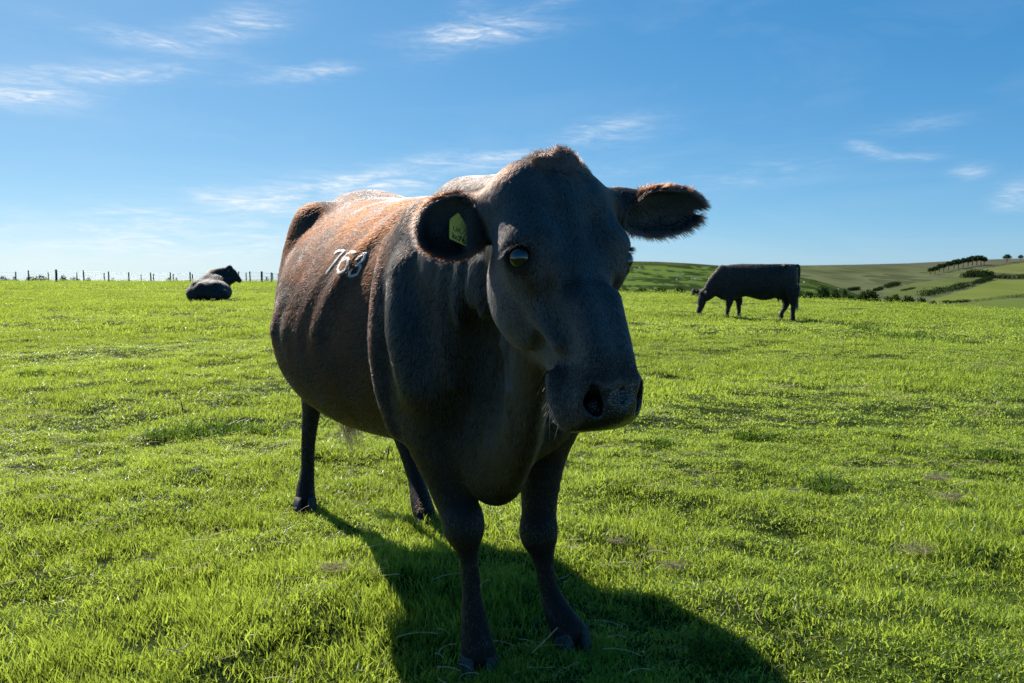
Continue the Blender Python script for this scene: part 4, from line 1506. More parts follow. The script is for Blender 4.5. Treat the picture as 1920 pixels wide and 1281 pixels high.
def build_grazing_cow():
    p0 = gpt(1400, 597)
    k = p0[1] / FPX
    root = empty('grazing_cow', tuple(p0), 'black cow standing side-on with its head down grazing, at the right of the field', 'cow', rz=-.06)

    def q(zx, zy, y=0.0):
        return np.array([(1140 + zx / 4.8 - 1400) * k, y, (597 - (460 + zy / 4.8)) * k])
    r = k / 4.8                       # metres per pixel of the enlargement
    X, Yv, Z = np.eye(3)
    cx = lambda zx: (1140 + zx / 4.8 - 1400) * k
    cz = lambda zy: (597 - (460 + zy / 4.8)) * k
    P = [loft((0, 0, 0), X, Yv, Z, [(cx(985), .08, cz(270), cz(400), cz(465)), (cx(1010), .17, cz(222), cz(400), cz(490)), (cx(1060), .23, cz(192), cz(380), cz(505)), (cx(1130), .27, cz(182), cz(360), cz(505)), (cx(1220), .31, cz(176), cz(350), cz(468)),
                                     (cx(1300), .35, cz(168), cz(345), cz(482)), (cx(1380), .37, cz(166), cz(345), cz(500)), (cx(1450), .37, cz(166), cz(340), cz(492)), (cx(1530), .33, cz(168), cz(320), cz(465)), (cx(1600), .27, cz(171), cz(300), cz(455)),
                                     (cx(1640), .22, cz(178), cz(290), cz(440)), (cx(1668), .15, cz(196), cz(290), cz(400)), (cx(1688), .04, cz(240), cz(290), cz(340))], pw=2.1, k=.05)]
    P.append(sweep([q(1060, 300), q(985, 350), q(920, 420), q(868, 470)], [.15, .12, .10, .08], [.36, .28, .20, .15], side=Yv, k=.08))
    P.append(sweep([q(858, 440), q(848, 500), q(838, 560), q(822, 598)], [.10, .105, .075, .065], [.115, .12, .085, .07], side=Yv, k=.03))
    for sd in (-1, 1):
        P.append(sweep([q(868, 438, sd * .06), q(872 + 6 * sd, 432, sd * .16), q(880 + 6 * sd, 445, sd * .24)], [.02, .05, .015], [.02, .025, .01], side=Z, k=.015))
        P.append(ellipsoid(q(1090, 360, sd * .17), (.16, .09, .33), k=.08))
        P.append(ellipsoid(q(1585, 330, sd * .17), (.21, .10, .34), k=.08))
        P.append(ellipsoid(q(1560, 195, sd * .22), (.07, .05, .05), k=.08))
    # legs: near pair and far pair
    P.append(sweep([q(1085, 450, -.17), q(1078, 520, -.17), q(1068, 575, -.17), q(1060, 625, -.17), q(1058, 645, -.17)], [.12, .072, .05, .042, .055], [.15, .09, .055, .045, .06], side=Yv, k=.04))
    P.append(sweep([q(1150, 440, .15), q(1185, 500, .15), q(1186, 560, .15), q(1190, 620, .15), q(1186, 650, .15)], [.12, .08, .055, .042, .055], [.15, .10, .06, .045, .06], side=Yv, k=.04))
    P.append(sweep([q(1620, 400, -.18), q(1632, 470, -.18), q(1640, 540, -.18), q(1636, 610, -.18), q(1638, 668, -.18)], [.12, .09, .06, .045, .06], [.22, .15, .075, .052, .06], side=Yv, k=.05))
    P.append(sweep([q(1600, 420, .16), q(1612, 500, .16), q(1598, 570, .16), q(1572, 615, .16), q(1568, 650, .16)], [.11, .08, .055, .045, .058], [.2, .12, .065, .05, .06], side=Yv, k=.05))
    P.append(ellipsoid(q(1545, 455), (.17, .13, .12), k=.06))
    for a, b in ((1515, 515), (1553, 525)):
        P.append(sweep([q(a, 480, -.06), q(a, b - 8, -.07), q(a, b, -.07)], [.03, .018, .012], k=.02))
    P.append(sweep([q(1660, 182), q(1692, 200), q(1702, 262), q(1697, 380), q(1690, 470)], [.045, .036, .024, .018, .016], k=.03))
    V, F4 = sdf_mesh(np.arange(-1.75, 1.45, .017), np.arange(-.5, .5, .02), np.arange(-.15, 1.45, .017), P)
    V, F4 = keep_largest(V, F4)
    V = relax(V, F4, 2, .4)
    m = cattle_mat('grazing_cow_coat', (.012, .009, .008), (.046, .028, .020))
    mesh_obj('body', V, F4, m, root)
    fm = hair_mat('far_cattle_hair')
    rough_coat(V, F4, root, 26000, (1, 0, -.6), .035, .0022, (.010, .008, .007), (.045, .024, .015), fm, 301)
    g = np.random.default_rng(3)
    L = []
    for i in range(160):
        a = q(1688 + g.normal() * 3, 468, g.normal() * .02)
        d = np.array([g.normal() * .05 - .02, g.normal() * .05, -1.0])
        l_ = g.uniform(.2, .42)
        L.append([a + d * l_ * t_ for t_ in (0, .33, .66, 1)])
    curves_obj('tail_switch', np.array(L), .004, hair_mat('grazing_tail_hair'), root, np.tile([.012, .010, .010], (len(L), 1)))


def build_lying_cow():
    p0 = gpt(395, 567)
    k = p0[1] / FPX
    root = empty('lying_cow', tuple(p0), 'black cow lying in the grass, seen from behind, head turned right', 'cow')

    def q(zx, zy, y=0.0):
        return np.array([(320 + zx / 11.647 - 395) * k, y, (567 - (480 + zy / 11.647)) * k])
    s = k / 11.647
    X, Yv, Z = np.eye(3)
    P = []
    P.append(ellipsoid(q(815, 800, .25), (455 * s, .62, 275 * s), k=.05))                 # rump and belly
    P.append(ellipsoid(q(640, 830, .10), (300 * s, .50, 225 * s), k=.10))
    P.append(ellipsoid(q(800, 650, .7), (330 * s, .55, 235 * s), k=.10))                  # ribs beyond
    P.append(sweep([q(600, 640, .0), q(700, 480, .6), q(800, 420, 1.0)], [.10, .13, .12], k=.14))      # spine
    P.append(ellipsoid(q(690, 720, -.16), (.10, .16, .10), k=.12))                         # hip bones
    P.append(ellipsoid(q(1000, 640, -.05), (.13, .16, .10), k=.12))
    P.append(sweep([q(700, 640, -.2), q(640, 780, -.30), q(650, 920, -.32)], [.05, .06, .05], k=.12))
    P.append(ellipsoid(q(1060, 860, -.05), (240 * s, .34, 165 * s), k=.10))               # near thigh
    P.append(ellipsoid(q(560, 650, .15), (.16, .3, .16), k=.12))
    P.append(sweep([q(1180, 960, -.20), q(1300, 990, -.22), q(1400, 985, -.24), q(1500, 990, -.26)], [.08, .06, .045, .04], [.07, .055, .05, .03], k=.04))   # hind foot
    P.append(sweep([q(760, 520, .8), q(900, 470, .95), q(1030, 430, .95), q(1110, 390, .95)], [.20, .18, .15, .11], [.34, .33, .29, .20], side=Yv, k=.10))
    P.append(ellipsoid(q(1080, 510, .9), (.30, .2, .20), k=.10))  # neck
    P.append(sweep([q(1075, 300, .95), q(1160, 380, .92), q(1250, 480, .90), q(1330, 560, .88)], [.115, .12, .09, .07], [.135, .155, .125, .085], side=Yv, k=.04))  # head
    P.append(ellipsoid(q(1105, 245, .95), (.07, .07, .06), k=.05))
    for sd, ox, oy in ((-1, 1120, 350), (1, 960, 300)):
        P.append(sweep([q(1090, 300, .95 + sd * .08), q(ox, oy, .95 + sd * .18), q(ox + 10 * sd, oy + 40, .95 + sd * .24)], [.03, .06, .02], [.02, .025, .012], side=Z, k=.02))
    V, F4 = sdf_mesh(np.arange(-.9, 1.1, .02), np.arange(-.6, 1.5, .025), np.arange(-.25, 1.5, .02), P)
    V, F4 = keep_largest(V, F4)
    V = relax(V, F4, 2, .4)
    mesh_obj('body', V, F4, cattle_mat('lying_cow_coat', (.010, .009, .009), (.028, .019, .016)), root)
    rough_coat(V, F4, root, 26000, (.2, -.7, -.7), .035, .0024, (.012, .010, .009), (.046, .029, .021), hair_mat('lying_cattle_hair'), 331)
    # tail lying along the rump
    g = np.random.default_rng(4)
    L = []
    for i in range(80):
        a = q(620 + g.normal() * 12, 900 + g.normal() * 14, -.36)
        L.append([a + np.array([g.normal() * .02, -.02, -.22]) * t_ for t_ in (0, .33, .66, 1)])
    curves_obj('tail_switch', np.array(L), .004, hair_mat('lying_tail_hair'), root, np.tile([.010, .010, .010], (len(L), 1)))


def build_far_cow():
    p0 = gpt(1312, 556)
    k = p0[1] / FPX
    root = empty('brown_cow', tuple(p0), 'small dark brown cow lying behind the head of the grazing cow', 'cow')

    def q(zx, zy, y=0.0):
        return np.array([(1140 + zx / 4.8 - 1312) * k, y, (556 - (460 + zy / 4.8)) * k])
    s = k / 4.8
    P = [ellipsoid(q(865, 445, .3), (75 * s, .45, 34 * s), k=.06), ellipsoid(q(840, 430, .2), (45 * s, .35, 30 * s), k=.08),
         sweep([q(815, 440), q(785, 428), q(768, 425)], [.16, .13, .12], k=.06), sweep([q(770, 415, -.05), q(760, 440, -.12), q(752, 462, -.16)], [.12, .11, .07], k=.04),
         sweep([q(768, 415, -.05), q(758, 398, -.03)], [.06, .03], k=.03), sweep([q(782, 415, -.02), q(805, 403, .02)], [.06, .04], k=.03)]
    V, F4 = sdf_mesh(np.arange(-1.1, .9, .025), np.arange(-.5, 1.0, .03), np.arange(-.3, 1.2, .025), P)
    V, F4 = keep_largest(V, F4)
    mesh_obj('body', V, F4, cattle_mat('brown_cow_coat', (.028, .011, .008), (.050, .020, .012)), root)


# ------------------------------------------------------------------ fence and scrub on the skyline
def build_fence():
    wm = simple_mat('weathered_post', (.10, .09, .075), .9, .15, 9.0, .4, .01)
    rm = simple_mat('fence_wire', (.16, .16, .16), .45, .5)
    rows = [('fence', 'post and wire fence with taller posts along the crest at the left', 73.0, [(53, 507, 1), (104.5, 505.5, 1.7), (157, 507, 1.1), (203, 509, 1), (241, 510.5, 1.1), (283, 511, 1), (318.5, 510.5, 1), (356.5, 510, 1.1), (400, 511, 1), (446.5, 509, 1), (469, 509, 1), (490.5, 509, 1.6), (508, 511, 1), (534, 512, 1)]),
            ('fence', 'lower post and wire fence running behind the first one', 84.0, [(-10, 509, 1), (28.6, 509.5, 1.1), (91, 510.5, 1), (143.5, 511, 1), (195, 512, 1), (265, 515, .8), (287, 513, 1), (325, 513.5, 1), (361, 514, 1), (437.5, 513, 1), (462, 511.5, 1), (511, 512, .9), (521, 513.5, 1), (560, 514, .9)])]
    for nm, lb, Y, posts in rows:
        root = empty(nm, (0, Y, 0), lb, 'fence', 'fences on the crest')
        tops = []
        for i, (px, py, w) in enumerate(posts):
            t_ = at(px, py, Y + .012 * px * 0)
            gz = float(ground_z(t_[0], t_[1])) - .3
            r = .062 * w
            ln = .05 * math.sin(i * 2.3)
            vs, fs = [], []
            for z, rr, off in ((gz, r, 0), (gz * .5 + t_[2] * .5, r * .97, ln * .5), (t_[2] - .03, r * .93, ln), (t_[2], r * .6, ln)):
                for j in range(7):
                    vs.append((t_[0] + off + rr * math.cos(j * .8976), t_[1] - Y + rr * math.sin(j * .8976), z))
            for a in range(3):
                for j in range(7):
                    fs.append((a * 7 + j, a * 7 + (j + 1) % 7, (a + 1) * 7 + (j + 1) % 7, (a + 1) * 7 + j))
            fs.append(tuple(21 + j for j in range(7)))
            mesh_obj('post', vs, fs, wm, root, smooth=False)
            tops.append((t_[0] + ln, t_[1] - Y, t_[2], gz + .3))
        for h in (.10, .42, .74):
            vs, fs = [], []
            for (x, y, zt, zg) in tops:
                z = zt - h
                for j in range(4):
                    vs.append((x + .0 * j, y - .07 + 0.008 * math.cos(j * 1.571), z + .008 * math.sin(j * 1.571)))
            for a in range(len(tops) - 1):
                for j in range(4):
                    fs.append((a * 4 + j, a * 4 + (j + 1) % 4, (a + 1) * 4 + (j + 1) % 4, (a + 1) * 4 + j))
            mesh_obj('wire', vs, fs, rm, root)


def leaf_mat(name, col, trans):
    m, t = new_mat(name)
    out = t.n('ShaderNodeOutputMaterial')
    d = t.n('ShaderNodeBsdfDiffuse')
    tr = t.n('ShaderNodeBsdfTranslucent')
    a = t.n('ShaderNodeAttribute', attribute_name='hue')
    t.l(t.ramp(a.outputs['Fac'], [(0, tuple(c * .55 for c in col)), (.5, col), (1, tuple(c * 1.6 for c in col))]), d.inputs[0])
    tr.inputs[0].default_value = (*trans, 1)
    mx = t.n('ShaderNodeMixShader')
    mx.inputs[0].default_value = .3
    t.l(d.outputs[0], mx.inputs[1])
    t.l(tr.outputs[0], mx.inputs[2])
    t.l(mx.outputs[0], out.inputs[0])
    return m


def foliage_mesh(name, lobes, n, size, mat, seed):
    """leaf clumps spread through the volume of a few overlapping lobes"""
    g = np.random.default_rng(seed)
    lobes = np.array(lobes, float)            # x, y, z, rx, ry, rz
    w = lobes[:, 3] * lobes[:, 4] * lobes[:, 5]
    pick = g.choice(len(lobes), n, p=w / w.sum())
    u = g.normal(size=(n, 3))
    u /= np.linalg.norm(u, axis=1)[:, None]
    r = g.uniform(.35, 1, n) ** .45 * (1 + .12 * np.sin(u @ np.array([7, 5, 6.]) * 2 + seed) + g.normal(0, .07, n))
    C = lobes[pick, :3] + u * r[:, None] * lobes[pick, 3:]
    a = g.normal(size=(n, 3)) + u * .6
    a /= np.linalg.norm(a, axis=1)[:, None]
    t1 = np.cross(a, g.normal(size=(n, 3)))
    t1 /= np.linalg.norm(t1, axis=1)[:, None]
    t2 = np.cross(a, t1)
    s = size * g.uniform(.5, 1.4, n)[:, None]
    V = np.stack([C - t1 * s, C - t2 * s * .6, C + t1 * s, C + t2 * s * .6], 1).reshape(-1, 3)
    F4 = np.arange(4 * n).reshape(-1, 4)
    me = bpy.data.meshes.new(name)
    me.from_pydata(V.tolist(), [], F4.tolist())
    at_ = me.attributes.new('hue', 'FLOAT', 'POINT')
    hv = np.clip(.5 + .25 * np.sin(C @ np.array([3.1, 2.2, 4.0]) + seed) + g.normal(0, .18, n), 0, 1)
    at_.data.foreach_set('value', np.repeat(hv, 4).astype(np.float32))
    me.materials.append(mat)
    return me


def stem_mesh(name, limbs, mat):
    vs, fs = [], []
    for (P, R_) in limbs:
        b0 = len(vs)
        for c, r in zip(P, R_):
            for j in range(6):
                vs.append((c[0] + r * math.cos(j * 1.047), c[1] + r * math.sin(j * 1.047), c[2]))
        for a in range(len(P) - 1):
            for j in range(6):
                q = b0 + a * 6
                fs.append((q + j, q + (j + 1) % 6, q + 6 + (j + 1) % 6, q + 6 + j))
    me = bpy.data.meshes.new(name)
    me.from_pydata(vs, [], fs)
    me.materials.append(mat)
    return me


def place(name, parts, loc, scl, rz, label, cat, group=None):
    e = empty(name, tuple(loc), label, cat, group, rz)
    e.scale = scl
    for nm, me, st in parts:
        o = bpy.data.objects.new(nm, me)
        COL.objects.link(o)
        o.parent = e
        if st:
            o['kind'] = 'stuff'
    return e


# hills: a = x / y keeps a fixed bearing; the profile py(a) is the skyline as the eye sees it
class Hill:
    def __init__(self, y0, y1, py0, ridge, curve, rough):
        self.y0, self.y1, self.py0, self.curve, self.rough = y0, y1, py0, curve, rough
        self.rx = np.array([(r[0] - 960) / FPX for r in ridge])
        self.ry = np.array([r[1] for r in ridge], float)

    def pyr(self, a):
        return np.interp(a, self.rx, self.ry)

    def z(self, a, y):
        t = np.clip((y - self.y0) / (self.y1 - self.y0), 0, 1.6)
        f = np.where(t < 1, 1 - (1 - np.minimum(t, 1)) ** self.curve, 1 - .5 * (t - 1))
        py = self.py0 + (self.pyr(a) - self.py0) * f
        p = np.stack([np.ravel(a * y), np.ravel(y), np.zeros(np.size(a * y))], 1)
        rr = (wave_field(91, self.rough * 9)(p) + .5 * wave_field(92, self.rough * 4)(p)).reshape(np.shape(a * y)) * self.rough * .06 * np.clip(1 - t, 0, 1)
        return CAMH - (py - 510.0) / FPX * y + rr

    def hit(self, px, py):
        a = (px - 960) / FPX
        ys = np.linspace(self.y0, self.y1, 1500)
        zz = self.z(np.full_like(ys, a), ys)
        py_ = 510 - (zz - CAMH) / ys * FPX
        i = int(np.argmin(np.abs(py_ - py)))
        return np.array([a * ys[i], ys[i], zz[i]])


MID = Hill(215, 430, 590, [(500, 600), (700, 575), (860, 530), (960, 508), (1080, 492), (1170, 490), (1230, 491), (1290, 494), (1340, 497.5), (1400, 503.5), (1450, 511), (1494, 519), (1526, 525), (1572, 539), (1608, 553), (1660, 575), (1760, 600), (2100, 620)], 1.25, 10)
FAR = Hill(760, 2700, 596, [(300, 560), (800, 540), (1050, 515), (1250, 501), (1400, 498.5), (1494, 498), (1600, 496.5), (1700, 494), (1800, 489), (1860, 486.5), (1920, 484.5), (2050, 481), (2400, 486), (2900, 500)], 1.15, 30)


def in_poly(x, y, poly):
    r = np.zeros(x.shape, bool)
    n = len(poly)
    for i in range(n):
        x0, y0 = poly[i]
        x1, y1 = poly[(i + 1) % n]
        c = ((y0 > y) != (y1 > y)) & (x < (x1 - x0) * (y - y0) / ((y1 - y0) + 1e-9) + x0)
        r ^= c
    return r


FIELDS = [([(1778, 519), (1819, 508), (1870, 499), (1925, 491), (2100, 486), (2100, 514), (1920, 514), (1847, 510.5), (1808, 517)], (.132, .150, .048)),
          ([(1740, 563), (1819, 541), (1856, 526), (1920, 524.5), (2100, 522), (2100, 548), (1920, 555), (1824, 565), (1766, 568)], (.130, .158, .038)),
          ([(1652, 551), (1709, 531), (1805, 519), (1828, 525), (1743, 553), (1659, 556)], (.098, .118, .038)),
          ([(1760, 572), (1920, 558), (2100, 552), (2100, 600), (1700, 600)], (.105, .135, .034))]


def build_hills():
    m, t = new_mat('hill_land')
    out = t.n('ShaderNodeOutputMaterial')
    d = t.n('ShaderNodeBsdfDiffuse')
    a = t.n('ShaderNodeAttribute', attribute_name='land')
    t.l(a.outputs['Color'], d.inputs[0])
    t.l(d.outputs[0], out.inputs[0])
    for nm, H, a0, a1, na, ny in (('near_hill', MID, -.30, .80, 620, 170), ('far_hill', FAR, -.45, 1.2, 900, 260)):
        av = np.linspace(a0, a1, na)
        yv = np.concatenate([np.linspace(H.y0, H.y1, ny), np.linspace(H.y1, H.y1 * 1.5, 12)[1:]])
        A, Y = np.meshgrid(av, yv, indexing='ij')
        Z = H.z(A, Y)
        V = np.stack([A * Y, Y, Z], 2).reshape(-1, 3)
        n2 = len(yv)
        i, j = np.meshgrid(np.arange(na - 1), np.arange(n2 - 1), indexing='ij')
        q = (i * n2 + j).ravel()
        F4 = np.stack([q, q + n2, q + n2 + 1, q + 1], 1)
        o = mesh_obj(nm, V, F4, m, kind='structure')
        px = (960 + FPX * A).ravel()
        py = (510 - (Z - CAMH) / Y * FPX).ravel()
        p3 = V * [1, 1, 0]
        if H is MID:
            g1 = .7 * wave_field(101, 7, 14)(p3) + .7 * wave_field(102, 2.6, 16)(p3) + .5 * wave_field(112, 1.1, 16)(p3)
            g2 = wave_field(103, 22, 9)(p3)
            c = np.array([.095, .140, .030])[None] * (1 + .10 * g2)[:, None]
            gorse = smooth01((g1 + .05 + .9 * smooth01((503 - py) / 6) + .9 * smooth01((py - 531) / 8)) / .5)
            c = c * (1 - gorse[:, None]) + np.array([.030, .046, .014])[None] * gorse[:, None]
            heath = smooth01((500.5 - py) / 3)
            c = c * (1 - .6 * heath[:, None]) + np.array([.060, .068, .024])[None] * .6 * heath[:, None]
        else:
            g1 = wave_field(104, 60, 12)(p3 * [1, .45, 1]) + .6 * wave_field(105, 24, 12)(p3 * [1, .4, 1]) + .5 * wave_field(106, 7, 14)(p3 * [1, .4, 1])
            c = np.array([.100, .112, .052])[None] * (1 + .13 * g1)[:, None]  # moor tone with the faint haze of distance mixed into the colour
            heath = smooth01((505 - py + (px - 1700) * .02) / 8)
            c = c * (1 - .5 * heath[:, None]) + np.array([.105, .095, .070])[None] * .5 * heath[:, None]
            dark = smooth01((g1 - .9) / .4) * smooth01((545 - py) / 8)
            c = c * (1 - .45 * dark[:, None])
            for poly, col in FIELDS:
                k = in_poly(px, py, poly)
                c[k] = np.array(col)[None] * (1 + .05 * g1[k])[:, None]
        ca = o.data.attributes.new('land', 'FLOAT_COLOR', 'POINT')
        c4 = np.ones((len(V), 4), np.float32)
        c4[:, :3] = c
        ca.data.foreach_set('color', c4.ravel())


def build_far_plants():
    bark = simple_mat('bark', (.06, .045, .035), .9, .1)
    lm = leaf_mat('bush_leaf', (.030, .048, .014), (.05, .09, .015))
    lt = leaf_mat('tree_leaf', (.030, .046, .018), (.04, .07, .015))
    gm = leaf_mat('gorse_leaf', (.028, .036, .014), (.03, .05, .012))
    stem = stem_mesh('stem', [([(0, 0, -.3), (.03, 0, .3), (.1, .05, .7)], [.07, .05, .02]), ([(0, 0, -.3), (-.1, .04, .3), (-.25, .1, .65)], [.06, .04, .02])], bark)
    bush = [foliage_mesh('foliage', [(0, 0, .45, .50, .42, .48), (-.42, .05, .30, .34, .34, .33), (.40, -.05, .33, .36, .34, .36), (.1, .1, .68, .30, .3, .28)], 1500, .055, lm, 20 + i) for i in range(3)]
    gor = [foliage_mesh('foliage', [(0, 0, .35, .52, .35, .40), (-.55, 0, .25, .40, .3, .28), (.5, .05, .28, .42, .3, .32)], 700, .06, gm, 40 + i) for i in range(3)]
    # gorse along the fence on the crest
    for i, (px, py, w, lb) in enumerate([(5, 517, 34, 'low dark gorse bush on the crest at the left edge of the picture'), (27, 519, 22, 'small gorse bush by the second fence post from the left edge'), (55, 517.5, 30, 'dark gorse bush round the third post from the left edge'), (76, 514.5, 40, 'tallest part of the gorse on the crest, left of the thick fence post'),
                                         (118, 516.5, 40, 'gorse bush just right of the thick fence post'), (138, 519, 30, 'flat gorse bush between two posts right of the thick post'), (165, 519.5, 22, 'small gorse bush at the right end of the long gorse row'), (211, 521, 16, 'tiny dark bush by a post between the gorse row and the lying cow'), (316, 520, 14, 'small dark bush at the foot of a post left of the lying cow'),
                                         (331, 520, 12, 'tiny dark bush next to another at a post left of the lying cow'), (500, 518, 12, 'tiny dark bush at the fence right of the lying cow')]):
        p = at(px, py, 88.0)
        gz = float(ground_z(p[0], 88.0))
        s = w / FPX * 88.0 / 2.0
        h = (p[2] - gz) / .72
        place('gorse_bush', [('foliage', gor[i % 3], True), ('stem', stem, False)], (p[0], 88.0, gz - .05), (s, s, max(h, .5)), i * 1.3, lb, 'bush', 'gorse bushes on the crest')
    # hedge shrubs beyond the crest at the right: px, top py, width in px, distance
    shrubs = [(1496, 545, 34, 128, 'low shrub right behind the grazing cow\'s tail'), (1518, 546, 30, 130, 'low shrub left of the big round bush'), (1543, 535.5, 42, 132, 'big round dark bush, leftmost tall one of the hedge right of the grazing cow'), (1566, 544, 30, 130, 'bush on the right shoulder of the big round bush'),
              (1585, 540.5, 16, 150, 'small bush standing up behind the gap in the hedge'), (1592, 551, 40, 128, 'low bush in the gap of the hedge'), (1618, 547, 30, 128, 'bush left of the second tall bush of the hedge'), (1634, 542.5, 40, 130, 'second tall dark bush of the hedge, below the far moor'),
              (1665, 555, 26, 128, 'low bush between the second and third tall bushes of the hedge'), (1679, 552.5, 34, 130, 'third tall bush of the hedge'), (1704, 554, 34, 130, 'broad bush near the right end of the hedge'), (1728, 557, 30, 128, 'low bush next to last at the right end of the hedge'), (1750, 564, 24, 126, 'last low bush at the right end of the hedge')]
    for i, (px, py, w, Y, lb) in enumerate(shrubs):
        p = at(px, py, Y)
        s = w / FPX * Y / 1.35
        h = (592 - py) / FPX * Y
        place('shrub', [('foliage', bush[i % 3], True), ('stem', stem, False)], (p[0], Y, p[2] - h * .95), (s, s, h), i * 2.1, lb, 'bush', 'shrubs of the hedge beyond the crest')
    for i, (px, w) in enumerate([(1170, 30), (1205, 34), (1240, 34), (1275, 30), (1335, 34), (1370, 30), (1405, 30), (1440, 34), (1470, 30)]):
        Y = 150
        p = at(px, 539 + 1.5 * math.sin(i * 2.0) + max(0, px - 1350) * .05, Y)
        s = w / FPX * Y / 1.2
        place('shrub', [('foliage', bush[i % 3], True), ('stem', stem, False)], (p[0], Y, p[2] - 3.2), (s, s, 3.4), i * 1.1,
              ['low shrub just beyond the crest, right beside the big cow\'s cheek', 'low shrub beyond the crest, second from the big cow', 'low shrub beyond the crest, halfway between the big cow and the brown one', 'low shrub beyond the crest, left of the brown cow', 'low shrub beyond the crest above the grazing cow\'s neck',
               'low shrub hidden behind the grazing cow\'s shoulder', 'low shrub seen under the grazing cow\'s belly at its fore leg', 'low shrub seen under the grazing cow\'s belly', 'low shrub seen between the grazing cow\'s hind leg and belly'][i], 'bush', 'low shrubs along the foot of the near hill')
    # tree rows and hedges on the far hill
    tree_st = stem_mesh('trunk', [([(0, 0, -.5), (.05, 0, 2.2), (.2, 0, 4.0)], [.32, .24, .12]), ([(.05, 0, 2.0), (-.9, .1, 3.2), (-1.6, .1, 4.2)], [.18, .12, .06]), ([(.05, 0, 2.2), (1.0, -.1, 3.4), (1.7, 0, 4.4)], [.18, .12, .06])], bark)
    crown = [foliage_mesh('crown', [(0, 0, 5.2, 2.7, 2.4, 1.9), (-1.9, .3, 4.5, 1.7, 1.6, 1.3), (1.9, -.2, 4.7, 1.8, 1.6, 1.4), (.4, 0, 6.3, 1.7, 1.5, 1.1)], 900, .34, lt, 60 + i) for i in range(3)]
    trees = [(1742, 515.5, .85), (1750, 514, .9), (1758, 511, 1.0), (1766, 509.5, .95), (1775, 506.5, 1.0), (1785, 504.5, 1.1), (1793, 503.5, 1.1), (1802, 501.5, 1.1), (1811, 500, 1.1), (1819, 498.5, 1.15), (1827, 497.5, 1.15), (1835, 497, 1.1), (1841, 497.3, .95), (1883, 492.5, .95), (1909, 489.5, .7)]
    nth = ['first', 'second', 'third', 'fourth', 'fifth', 'sixth', 'seventh', 'eighth', 'ninth', 'tenth', 'eleventh', 'twelfth', 'last']
    for i, (px, py, s) in enumerate(trees):
        p = FAR.hit(px, py)
        s2 = s * p[1] / 660.0
        lb = 'wind-bent tree in the row climbing the far hill, %s from the lower end' % nth[i] if i < 13 else ('lone flat-topped tree on the far skyline' if i == 13 else 'smallest lone tree on the far skyline at the right edge')
        place('tree', [('crown', crown[i % 3], True), ('trunk', tree_st, False)], p, (s2, s2, s2), i * 2.4, lb, 'tree', 'trees on the far hill')
    # hedges: runs of dense foliage along a line
    hedges = [([(1806, 521), (1822, 518.5), (1838, 520), (1850, 521)], 8.5, 'thick dark hedge between two fields on the far hill'), ([(1850, 521.5), (1880, 522.5), (1920, 522), (1960, 521)], 5.5, 'hedge running level to the right edge between the two far fields'),
              ([(1733, 555), (1760, 549.5), (1790, 543.5), (1815, 537)], 8.0, 'big dark hedge slanting up the far valley'), ([(1826, 532.5), (1840, 528.5), (1853, 525)], 5.5, 'short slanting hedge joining the two others on the far hill'),
              ([(1770, 569), (1795, 567.5), (1815, 566)], 3.8, 'low hedge at the foot of the nearest far field, left part'), ([(1820, 566), (1860, 561.5), (1910, 557), (1960, 553)], 3.4, 'low hedge at the foot of the nearest far field, running to the right edge'),
              ([(1843, 503), (1870, 498.5), (1900, 494), (1940, 490)], 1.6, 'thin hedge line along the top of the uppermost far field'), ([(1660, 540), (1672, 536.5), (1683, 534)], 5.0, 'dark scrub patch on the moor slope'), ([(1690, 545.5), (1712, 541)], 2.4, 'faint scrub line on the moor below the dark patch'),
              ([(1592, 545), (1608, 543)], 4.0, 'dark scrub in the fold between the hills'), ([(1638, 546), (1650, 543)], 4.0, 'scrub above the hedge in the valley')]
    for i, (line, hp_, lb) in enumerate(hedges):
        L = catmull(np.array([FAR.hit(*p) for p in line]), 14)
        g = np.random.default_rng(800 + i)
        lob = []
        k = hp_ / FPX
        for p in L:
            h = 1.35 * k * p[1] * g.uniform(.75, 1.15)
            lob.append((p[0] - L[0][0], p[1] - L[0][1], p[2] - L[0][2] + h * .45, max(h * .9, np.linalg.norm(L[1] - L[0]) * .62), h * .8, h * .62))
        me = foliage_mesh('foliage', lob, 2600, k * L[0][1] * .17, lt, 830 + i)
        place('hedge', [('foliage', me, True)], L[0], (1, 1, 1), 0, lb, 'hedge', 'hedges on the far hill')


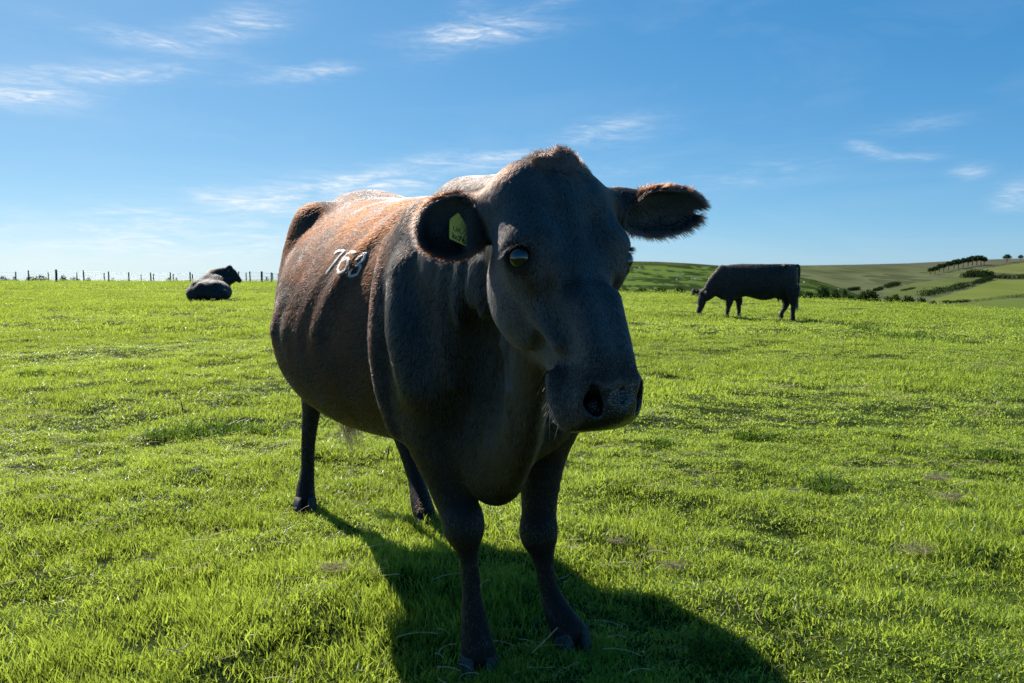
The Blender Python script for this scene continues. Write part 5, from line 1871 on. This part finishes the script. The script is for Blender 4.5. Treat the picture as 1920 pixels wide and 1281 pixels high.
def build_sheep():
    wool = simple_mat('wool', (.62, .60, .54), .95, .1, 6.0, .2)
    P = [ellipsoid((0, 0, .62), (.50, .26, .28), k=.05), ellipsoid((.55, 0, .68), (.17, .11, .14), k=.06), ellipsoid((.70, 0, .58), (.12, .07, .08), k=.04)]
    for x in (-.3, .3):
        for y in (-.13, .13):
            P.append(sweep([(x, y, .5), (x, y, .0)], [.06, .05], n=4, k=.03))
    V, F4 = sdf_mesh(np.arange(-.6, 1.0, .06), np.arange(-.4, .4, .06), np.arange(-.1, 1.0, .06), P)
    me = None
    Z5 = lambda x, y: (1140 + x / 4.8, 460 + y / 4.8)
    spots = [(*Z5(232, 222), 'white sheep, leftmost on the near hill by the big cow\'s eye'), (*Z5(283, 214), 'white sheep second from the left high on the near hill'), (*Z5(615, 324), 'white sheep low on the near hill, above the brown cow to its left'), (*Z5(755, 318), 'left one of two white sheep side by side above the brown cow'),
             (*Z5(783, 318), 'right one of two white sheep side by side above the brown cow'), (*Z5(905, 314), 'white sheep above the grazing cow\'s neck'), (*Z5(625, 293), 'white sheep in the middle of the near hill, alone'), (*Z5(672, 278), 'white sheep highest in the middle of the near hill'),
             (1506, 532, 'white sheep right of the grazing cow\'s tail on the hill'), (1571, 544, 'white sheep low on the hill above the right-hand hedge')]
    for i, (px, py, lb) in enumerate(spots):
        p = MID.hit(px, py)
        if me is None:
            o = mesh_obj('sheep', V, F4, wool)
            me = o.data
        else:
            o = bpy.data.objects.new('sheep', me)
            COL.objects.link(o)
        o.location = p
        o.rotation_euler = (0, 0, i * 2.2)
        o.scale = (1.15, 1.15, 1.15)
        props(o, lb, 'sheep', 'sheep on the near hill')


if FULL:
    build_ground()
    build_hills()
    build_grazing_cow()
    build_lying_cow()
    build_far_cow()
    build_fence()
    build_far_plants()
    build_sheep()
    build_tussocks()
    build_grass()
elif PV == 'fur':
    gm = simple_mat('test_ground', (.09, .16, .03), .9)
    mesh_obj('ground', [(-60, -20, 0), (60, -20, 0), (60, 100, 0), (-60, 100, 0)], [(0, 1, 2, 3)], gm)
